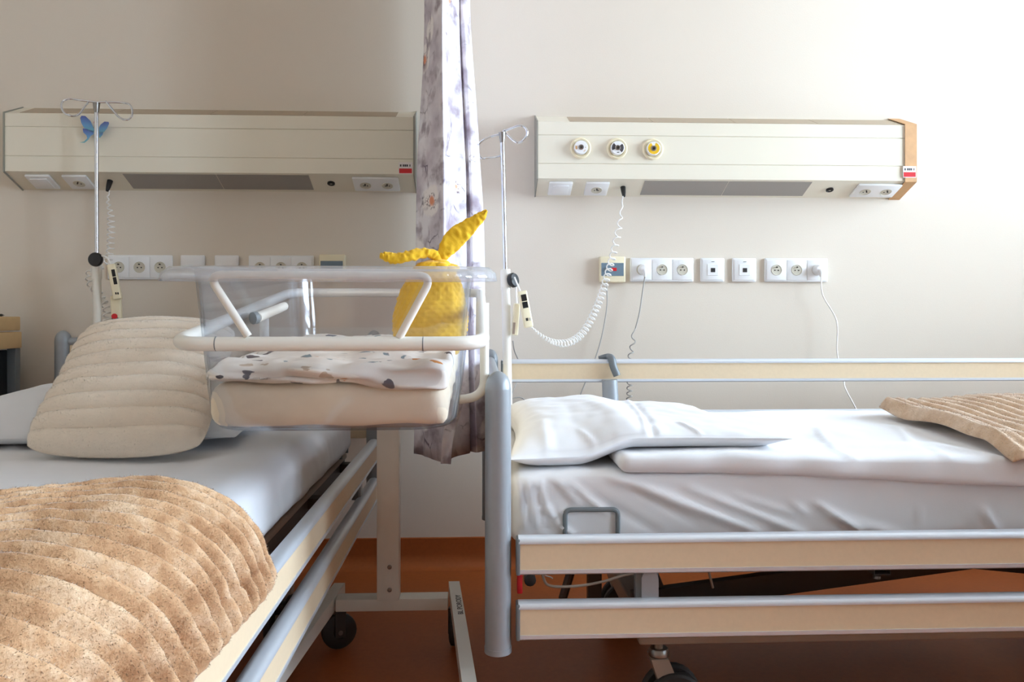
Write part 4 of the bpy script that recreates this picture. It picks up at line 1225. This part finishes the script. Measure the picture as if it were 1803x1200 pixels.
    def rrect(hx, ya, yb, r, n=7):
        pts = []
        for cx_, cy_, a0 in ((hx - r, yb - r, 0), (-hx + r, yb - r, 90), (-hx + r, ya + r, 180), (hx - r, ya + r, 270)):
            for k_ in range(n + 1):
                a = math.radians(a0 + 90 * k_ / n); pts.append((cx_ + r * math.cos(a), cy_ + r * math.sin(a)))
        return pts
    D = .72
    zt_ = ZA(476, 580, 1.15) - zb
    rings = [(.160, .028, D - .028, .05, .0), (.179, .010, D - .010, .06, .004), (.189, 0, D, .065, .016), (.194, -.004, D + .004, .065, .06), (.207, -.022, D + .018, .065, zt_ - .008), (.208, -.026, D + .021, .068, zt_ + .001), (.216, -.034, D + .03, .07, zt_ + .005), (.236, -.052, D + .045, .078, zt_ + .004), (.2445, -.060, D + .053, .08, zt_ - .003), (.2465, -.062, D + .055, .08, zt_ - .014)]
    V, Fc = [], []
    for hx, ya, yb, r, z in rings:
        for x, y in rrect(hx, ya, yb, r): V.append(tub_pt(x, y, z))
    m = 32
    for i in range(len(rings) - 1):
        for j in range(m): Fc.append((i * m + j, i * m + (j + 1) % m, (i + 1) * m + (j + 1) % m, (i + 1) * m + j))
    Fc.append(tuple(range(m - 1, -1, -1)))
    tub = thing('cot_tub', '', '', tub_pt(0, D / 2, 0))
    cut = 5
    sh = mesh_obj('tub_shell', V[:(cut + 1) * m], [q for q in Fc if max(q) < (cut + 1) * m], M['acrylic'], tub)
    ri = mesh_obj('rolled_rim', V[cut * m:], [tuple(k_ - cut * m for k_ in q) for q in Fc if min(q) >= cut * m], M['acrylic_rim'], tub)
    for o_ in (sh, ri):
        so = o_.modifiers.new('wall', 'SOLIDIFY'); so.thickness = .004; so.offset = -1
    tag(tub, 'clear acrylic baby cot tub with rolled rim over the left bed', 'cot tub')
    # ------------------------------------------------ mattress and printed sheet inside
    def in_tub(q): return tub_pt(q.x, q.y, q.z)
    def dm(q, n):
        k = .004 * noise.noise(Vector((q.x * 12, q.y * 12, q.z * 12)))
        if n.x > .5: k += .004 * math.sin(q.y * 60) * math.sin(q.z * 90)
        return n * k
    v, f_ = round_box((-.181, .012, .007), (.172, D - .014, .072), .022, .012, dm)
    tag(mesh_obj('cot_mattress', [in_tub(q) for q in v], f_, M['cot_mattress']), 'cream cot mattress lying in the clear tub', 'mattress')
    FS = [((-.17, .085), (-.02, .070), .006, .010), ((-.17, .072), (-.03, .082), .006, -.006), ((-.06, .095), (.16, .070), .007, .011), ((-.10, .088), (.05, .100), .006, .008), ((.0, .075), (.16, .088), .006, -.007), ((.08, .10), (.165, .092), .006, .009), ((-.16, .100), (-.08, .096), .006, .007)]
    def ds(q, n):
        d = Vector((0, 0, 0))
        if n.y < -.2: d.y -= folds((q.x, q.z), FS) * 1.5 + .004 * noise.noise(Vector((q.x * 20, q.z * 40, 0)))
        if n.z > .1: d.z += (.012 * noise.noise(Vector((q.x * 11, q.y * 14, 5))) + .006 * noise.noise(Vector((q.x * 30, q.y * 30, 2)))) * n.z + .012 * math.exp(-((q.y - .05) / .05) ** 2) * (.6 + noise.noise(Vector((q.x * 14, 0, 1)))) * n.z
        if n.z < -.2 or q.z < .078:
            d.z += .012 * noise.noise(Vector((q.x * 14, q.y * 9, 3))) + .004 - .06 * q.x
        return d
    v, f_ = round_box((-.186, .010, .066), (.176, D - .04, .096), .012, (.006, .010, .004), ds)
    tag(mesh_obj('cot_sheet', [in_tub(q) for q in v], f_, M['cot_sheet']), 'rumpled white cot sheet printed with grey and orange shapes', 'sheet')
cot()

# ================================================================ yellow rabbit toy
def bunny():
    Y = 1.60
    base = at(757, 632, Y)
    t = thing('toy_rabbit', 'yellow plush rabbit toy with two long ears standing in the cot', 'soft toy', base)
    # pear-shaped body with dimpled surface
    H = ZA(456, 760, Y) - base.z
    prof = [(0, .030), (.05, .058), (.15, .070), (.30, .0745), (.45, .0735), (.60, .068), (.72, .059), (.82, .050), (.90, .042), (.96, .031), (1.0, .004)]
    def rad(h):
        for (a, ra), (b, rb) in zip(prof, prof[1:]):
            if a <= h <= b: return ra + (rb - ra) * (h - a) / (b - a)
        return .004
    n, m = 130, 140; V, Fc = [], []
    for i in range(n + 1):
        h = i / n
        for j in range(m):
            a = 2 * math.pi * j / m; r = rad(h)
            dx, dy = math.cos(a), math.sin(a)
            dot = .0016 * max(0, math.sin(a * 22 + 3 * h) * math.sin(h * 70)) + .0012 * noise.noise(Vector((dx * 16, dy * 16, h * 26))) + .003 * noise.noise(Vector((dx * 3, dy * 3, h * 6)))
            sh = -.020 * h ** 3 * 0
            V.append(base + Vector(((r + dot) * dx + .012 * (h - .3), (r + dot) * dy * .8, h * H)))
    for i in range(n):
        for j in range(m): Fc.append((i * m + j, i * m + (j + 1) % m, (i + 1) * m + (j + 1) % m, (i + 1) * m + j))
    Fc.append(tuple(range(m - 1, -1, -1))); Fc.append(tuple(n * m + j for j in range(m)))
    mesh_obj('body', V, Fc, M['yellow_toy'], t)
    # gathered crown between the ears
    g = MB()
    for k in range(9):
        a = k * 2 * math.pi / 9
        g.sphere(at(774, 472, Y) + Vector((.026 * math.cos(a), .018 * math.sin(a), .003 * math.sin(3 * a))), .0125, 12, (1.2, 1.1, .7))
    g.sphere(at(774, 467, Y), .022, 14, (1.1, .9, .6))
    g.build('gathered_crown', M['yellow_toy'], t, True)
    def ear(path, widths, thick, nrm, seed):
        pts = spline(path, 12); k = len(pts)
        ws = [np.interp(i / (k - 1), np.linspace(0, 1, len(widths)), widths) for i in range(k)]
        V, Fc = [], []; ring = 20
        for i in range(k):
            d = (pts[min(i + 1, k - 1)] - pts[max(i - 1, 0)]).normalized()
            nn = (nrm - d * nrm.dot(d)).normalized(); s = d.cross(nn)
            for j in range(ring):
                a = 2 * math.pi * j / ring
                wob = 1 + .10 * noise.noise(Vector((i * .45, math.cos(a) * 1.4, seed))) + .05 * noise.noise(Vector((i * .9, math.sin(a) * 3, seed + 4)))
                V.append(pts[i] + s * (ws[i] * math.cos(a) * wob) + nn * (thick * math.sin(a) * (.5 + .5 * min(1, ws[i] / .012)) + .005 * noise.noise(Vector((i * .35, math.cos(a) * 2, seed + 9)))))
        for i in range(k - 1):
            for j in range(ring): Fc.append((i * ring + j, i * ring + (j + 1) % ring, (i + 1) * ring + (j + 1) % ring, (i + 1) * ring + j))
        Fc.append(tuple(range(ring - 1, -1, -1))); Fc.append(tuple((k - 1) * ring + j for j in range(ring)))
        return mesh_obj('ear', V, Fc, M['yellow_toy'], t)
    ear([at(775, 462, Y), at(783, 444, Y), at(803, 418, Y + .005), at(826, 398, Y + .01), at(846, 382, Y + .01), at(857, 370, Y + .01)], [.008, .013, .021, .020, .014, .010, .003], .007, Vector((.25, -1, .25)), 1)
    ear([at(774, 463, Y), at(766, 449, Y - .005), at(748, 445, Y - .01), at(722, 450, Y - .02), at(700, 455, Y - .02), at(682, 452, Y - .02), at(669, 450, Y - .02)], [.008, .010, .011, .012, .013, .013, .010, .004], .009, Vector((0, -.75, .65)), 7)
bunny()

# ================================================================ drip poles
def drip_pole(label, base, top_low, top, hook, knob, knob_dir):
    t = thing('drip_pole', label, 'drip pole', base, 'bedside drip poles')
    MB().tube([base, top_low], .0128, 18).build('lower_tube', M['white_lacquer'], t)
    d = (top - top_low).normalized()
    MB().tube([top_low - d * .05, top_low + d * .010], .0148, 18).build('collar', M['white_lacquer'], t)
    MB().tube([top_low, top], .0062, 14).build('upper_rod', M['chrome'], t)
    MB().tube([top - d * .030, top - d * .018, top], [.0066, .0085, .0105], 14).build('hook_socket', M['steel'], t)
    MB().tube(hook, .0031, 10).build('bag_hook', M['chrome'], t)
    m_ = frame_on(knob, knob_dir.orthogonal(), knob_dir.cross(knob_dir.orthogonal()))
    kn = MB().lathe([(.006, -.012), (.006, 0), (.019, .001), (.0215, .005), (.0215, .013), (.019, .017), (.001, .018)], 26, m_).build('clamp_knob', M['black'], t)
    return t
PYR = 2.325
hook_r = spline([at(884, 236, PYR), at(866, 240, PYR), at(852, 246, PYR - .01), at(842, 255, PYR - .015), at(840, 267, PYR - .015), at(848, 278, PYR - .01), at(856, 278, PYR), at(872, 276, PYR + .01), at(886, 273, PYR + .015)], 8)
hook_r2 = spline([at(884, 233, PYR), at(900, 226, PYR), at(916, 221, PYR), at(926, 226, PYR), at(928, 236, PYR), at(922, 246, PYR), at(913, 251, PYR), at(904, 247, PYR), at(893, 236, PYR), at(887, 228, PYR)], 8)
dp = drip_pole('chrome and white drip pole standing at the head of the right bed', Vector((XA(896.5, PYR), PYR, .41)), at(890, 480, PYR), at(884, 233, PYR), hook_r, at(899, 494, PYR - .004), Vector((.75, -.60, .15)).normalized())
MB().tube(hook_r2, .0031, 10).build('bag_hook', M['chrome'], dp)
PYL = 2.50
hook_l = spline([at(170, 180, PYL), at(145, 177, PYL), at(124, 174, PYL), at(112, 177, PYL - .01), at(108, 187, PYL - .02), at(114, 199, PYL - .02), at(128, 204, PYL - .02), at(140, 200, PYL - .01), at(148, 189, PYL), at(156, 179, PYL)], 8)
hook_l2 = spline([at(170, 180, PYL), at(195, 180, PYL), at(216, 181, PYL), at(228, 184, PYL - .01), at(233, 195, PYL - .015), at(231, 206, PYL - .02), at(222, 211, PYL - .02), at(211, 207, PYL - .01), at(200, 195, PYL), at(186, 178, PYL)], 8)
dl = drip_pole('shaded drip pole with round black knob at the head of the left bed', Vector((XA(172.5, PYL), PYL, .44)), at(170.5, 462, PYL), at(170, 181, PYL), hook_l, at(171, 457, PYL - .017), Vector((0, -1, 0)))
MB().tube(hook_l2, .0031, 10).build('bag_hook', M['chrome'], dl)

# ================================================================ bedside handsets
def handset(name, label, a, b, wd, dp_, keys, strap, extra=None):
    """flat remote from a (top) to b (bottom); its key face looks to the viewer"""
    a, b = Vector(a), Vector(b); L = (b - a).length
    up = (a - b).normalized(); n = Vector((.15, -1, .1)); n = (n - up * n.dot(up)).normalized(); x = up.cross(n)
    t = thing(name, label, 'handset', b)
    m_ = Matrix((x, up, n)).transposed().to_4x4(); m_.translation = (a + b) / 2
    MB().box((-wd / 2, -L / 2, -dp_ / 2), (wd / 2, L / 2, dp_ / 2), .004, 3, m_).build('body', M['cream_plastic'], t)
    for (u0, v0, u1, v1, mm) in keys:
        MB().box((u0 * wd, v0 * L, dp_ / 2 - .001), (u1 * wd, v1 * L, dp_ / 2 + .0012), .0005, 1, m_).build('key', M[mm], t)
    if strap: MB().tube(spline(strap, 8), .0024, 8).build('strap', M['wire_white'], t)
    return t, m_
k2 = [(-.28, .22, .30, .40, 'black'), (-.28, .03, .30, .20, 'black'), (-.22, -.32, .02, -.24, 'dark'), (.14, -.33, .34, -.25, 'socket_grey')]
hr, _ = handset('reading_lamp_handset', 'white handset with two black keys hanging on the chrome drip pole', at(919, 512, 2.285), at(931, 576, 2.285), .027, .016, k2,
             [at(906, 488, 2.30), at(911, 500, 2.285), at(916, 512, 2.285)])
path = [at(1097, 345, 2.626), at(1095, 362, 2.63), at(1093, 380, 2.62), at(1088, 410, 2.60), at(1079, 450, 2.56), at(1068, 490, 2.50), at(1053, 535, 2.44), at(1030, 580, 2.39), at(1008, 600, 2.36), at(985, 604, 2.33), at(960, 595, 2.30), at(934, 574, 2.285)]
MB().tube(coil(path, .0105, lambda t: 17 * t + 26 * t ** 2.4, 10), .0021, 6).build('coiled_cord', M['wire_white'], hr)
def jack(parent, px, py, low):
    c = at(px, py, 2.642)
    d = Vector((0, -.55, -1)).normalized()
    MB().tube([c + d * -.012, c + d * .0, c + d * .018, c + d * .034], [.0092, .0088, .0074, .005], 14).build('jack_plug', M['black'], parent)
jack(hr, 1097, 331, low_r)
hn, _ = handset('nurse_call_handset', 'cream call handset hanging behind the white handset on the right', at(910, 534, 2.31), at(906, 590, 2.31), .018, .020, [(-.5, -.46, -.1, -.10, 'frame_taupe')],
             [at(908, 492, 2.325), at(909, 515, 2.315), at(910, 534, 2.31)])
hl, _ = handset('reading_lamp_handset', 'shaded handset with two black keys hanging beside the left drip pole', at(196, 465, 2.46), at(208, 527, 2.46), .024, .018, [(-.05, .14, .36, .34, 'black'), (-.05, -.08, .36, .12, 'black'), (-.10, -.36, .06, -.30, 'dark'), (.14, -.37, .30, -.31, 'dark')],
             [at(178, 450, 2.475), at(188, 453, 2.46), at(195, 465, 2.46)])
path = [at(193, 335, 2.626), at(190, 352, 2.63), at(195, 380, 2.63), at(195, 420, 2.62), at(191, 455, 2.60), at(172, 472, 2.57), at(158, 480, 2.55), at(160, 500, 2.54), at(176, 520, 2.53), at(188, 545, 2.51), at(187, 570, 2.50), at(194, 584, 2.49), at(212, 592, 2.47)]
MB().tube(coil(path, .0105, lambda t: 32 * t, 10), .0021, 6).build('coiled_cord', M['wire_white'], hl)
jack(hl, 193, 321, low_l)
hc, m_ = handset('nurse_call_handset', 'shaded cream call handset with red nurse symbol beside the left drip pole', at(204, 520, 2.485), at(207, 577, 2.485), .030, .018, [(-.45, -.44, .20, -.18, 'post_dark')], None)
MB().lathe([(.0085, 0), (.0085, .002), (.001, .0024)], 18, m_ @ Matrix.Translation((-.004, -.014, .0102))).build('red_nurse_symbol', M['red'], hc)
MB().box((-.0045, -.0225, .0112), (-.0035, -.0185, .0124), mtx=m_).build('symbol_mark', M['black'], hc)

# ================================================================ butterfly ornament clipped on the left unit
def butterfly():
    Y = UF - .012; c = at(168, 238, Y)
    t = thing('butterfly_ornament', 'blue paper butterfly fixed on the shaded supply unit', 'ornament', c)
    def wing(pts, name):
        n = len(pts); V = []
        for s in (0, 1):
            for px, py in pts:
                p = at(px, py, Y); dx = abs(p.x - c.x)
                V.append(p + Vector((0, -.25 * dx + s * .0008, 0)))
        Fc = [tuple(range(n)), tuple(range(2 * n - 1, n - 1, -1))] + [(i, n + i, n + (i + 1) % n, (i + 1) % n) for i in range(n)]
        return MB().raw(V, Fc).build(name, M['butterfly'], t, False)
    wing([(166, 228), (160, 213), (152, 205), (146, 205), (144, 209), (146, 218), (150, 226), (156, 230), (165, 234)], 'fore_wing')
    wing([(165, 231), (156, 228), (148, 227), (149, 234), (154, 239), (155, 244), (150, 250), (143, 252), (151, 252), (157, 246), (160, 240), (165, 236)], 'hind_wing')
    wing([(173, 228), (178, 220), (186, 215), (194, 216), (195, 219), (191, 227), (185, 233), (174, 237)], 'fore_wing')
    wing([(173, 233), (184, 232), (182, 238), (177, 243), (174, 242)], 'hind_wing')
    MB().tube([at(168, 222, Y - .001), at(169, 232, Y - .002), at(170, 246, Y - .001)], [.0015, .0028, .0012], 8).build('body', M['ink'], t)
    MB().tube([at(168, 223, Y - .001), at(165, 214, Y - .003)], .0007, 6).build('antenna', M['red'], t)
    MB().tube([at(169, 223, Y - .001), at(174, 214, Y - .003)], .0007, 6).build('antenna', M['red'], t)
butterfly()

# ================================================================ bedside cabinet at the left edge
def cabinet():
    xr = XA(40, 2.60); x0 = xr - .46; y0, y1 = 2.12, 2.60
    zt = ZA(557, 38, 2.60)
    t = thing('bedside_cabinet', 'beech and grey bedside cabinet at the left edge by the wall', 'cabinet', ((x0 + xr) / 2, (y0 + y1) / 2, 0))
    z1, z2 = ZA(583, 38, 2.6), ZA(612, 38, 2.6)
    MB().box((x0, y0, z1 + .003), (xr - .006, y1, zt), .004).build('table_top', M['cab_wood'], t)
    d = MB().box((x0 + .003, y0 + .004, z2), (xr, y1 - .004, z1 - .001), .003).build('drawer', M['cab_wood'], t)
    MB().tube([(x0 + .15, y0 - .018, (z1 + z2) / 2), (xr - .15, y0 - .018, (z1 + z2) / 2)], .005, 10).build('handle', M['post_dark'], d)
    for x in (x0 + .03, xr - .018):
        for y in (y0 + .03, y1 - .018):
            MB().box((x - .014, y - .014, .07), (x + .014, y + .014, z2), .003).build('leg', M['post_dark'], t)
    MB().box((x0 + .02, y0 + .02, .10), (xr - .03, y1 - .03, z2 - .005), .003).build('dark_recess_block', M['black'], t)  # solid black block, its colour stands in for shade in the open recess
    for x in (x0 + .04, xr - .03):
        for y in (y0 + .04, y1 - .04):
            c = bpy.data.objects.new('castor', None); col.objects.link(c); c.location = (x, y, .04); adopt(c, t)
            MB().lathe([(.03, -.009), (.033, -.006), (.033, .006), (.03, .009), (.012, .010)], 20, frame_on((x, y, .034), (0, 1, 0), (0, 0, 1))).build('wheel', M['rubber'], c)
            MB().box((x - .008, y - .008, .045), (x + .008, y + .008, .072)).build('fork', M['frame_dark'], c, False)
    nb = thing('notebook', 'dark notebook with a red and white cover on the cabinet', 'notebook', (xr - .12, y1 - .15, zt))
    MB().box((xr - .20, y1 - .30, zt), (xr - .035, y1 - .08, zt + .006), .001).build('pages', M['black'], nb)
    MB().box((xr - .19, y1 - .29, zt + .006), (xr - .045, y1 - .12, zt + .0085), .0005, 1).build('cover', M['label_white'], nb)
    MB().box((xr - .15, y1 - .27, zt + .0085), (xr - .06, y1 - .14, zt + .0105), .0005, 1).build('cover_picture', M['red'], nb)
    pn = thing('pen', 'black pen lying at the edge of the cabinet top', 'pen', (xr - .03, y1 - .1, zt + .004))
    MB().tube([(xr - .028, y1 - .20, zt + .0045), (xr - .022, y1 - .075, zt + .0045)], .0042, 10).build('barrel', M['black'], pn)
    MB().tube([(xr - .022, y1 - .075, zt + .0045), (xr - .0214, y1 - .062, zt + .0045)], [.0040, .0010], 10).build('tip', M['steel'], pn)
cabinet()

for o in bpy.data.objects:
    if '_w' in o: del o['_w']
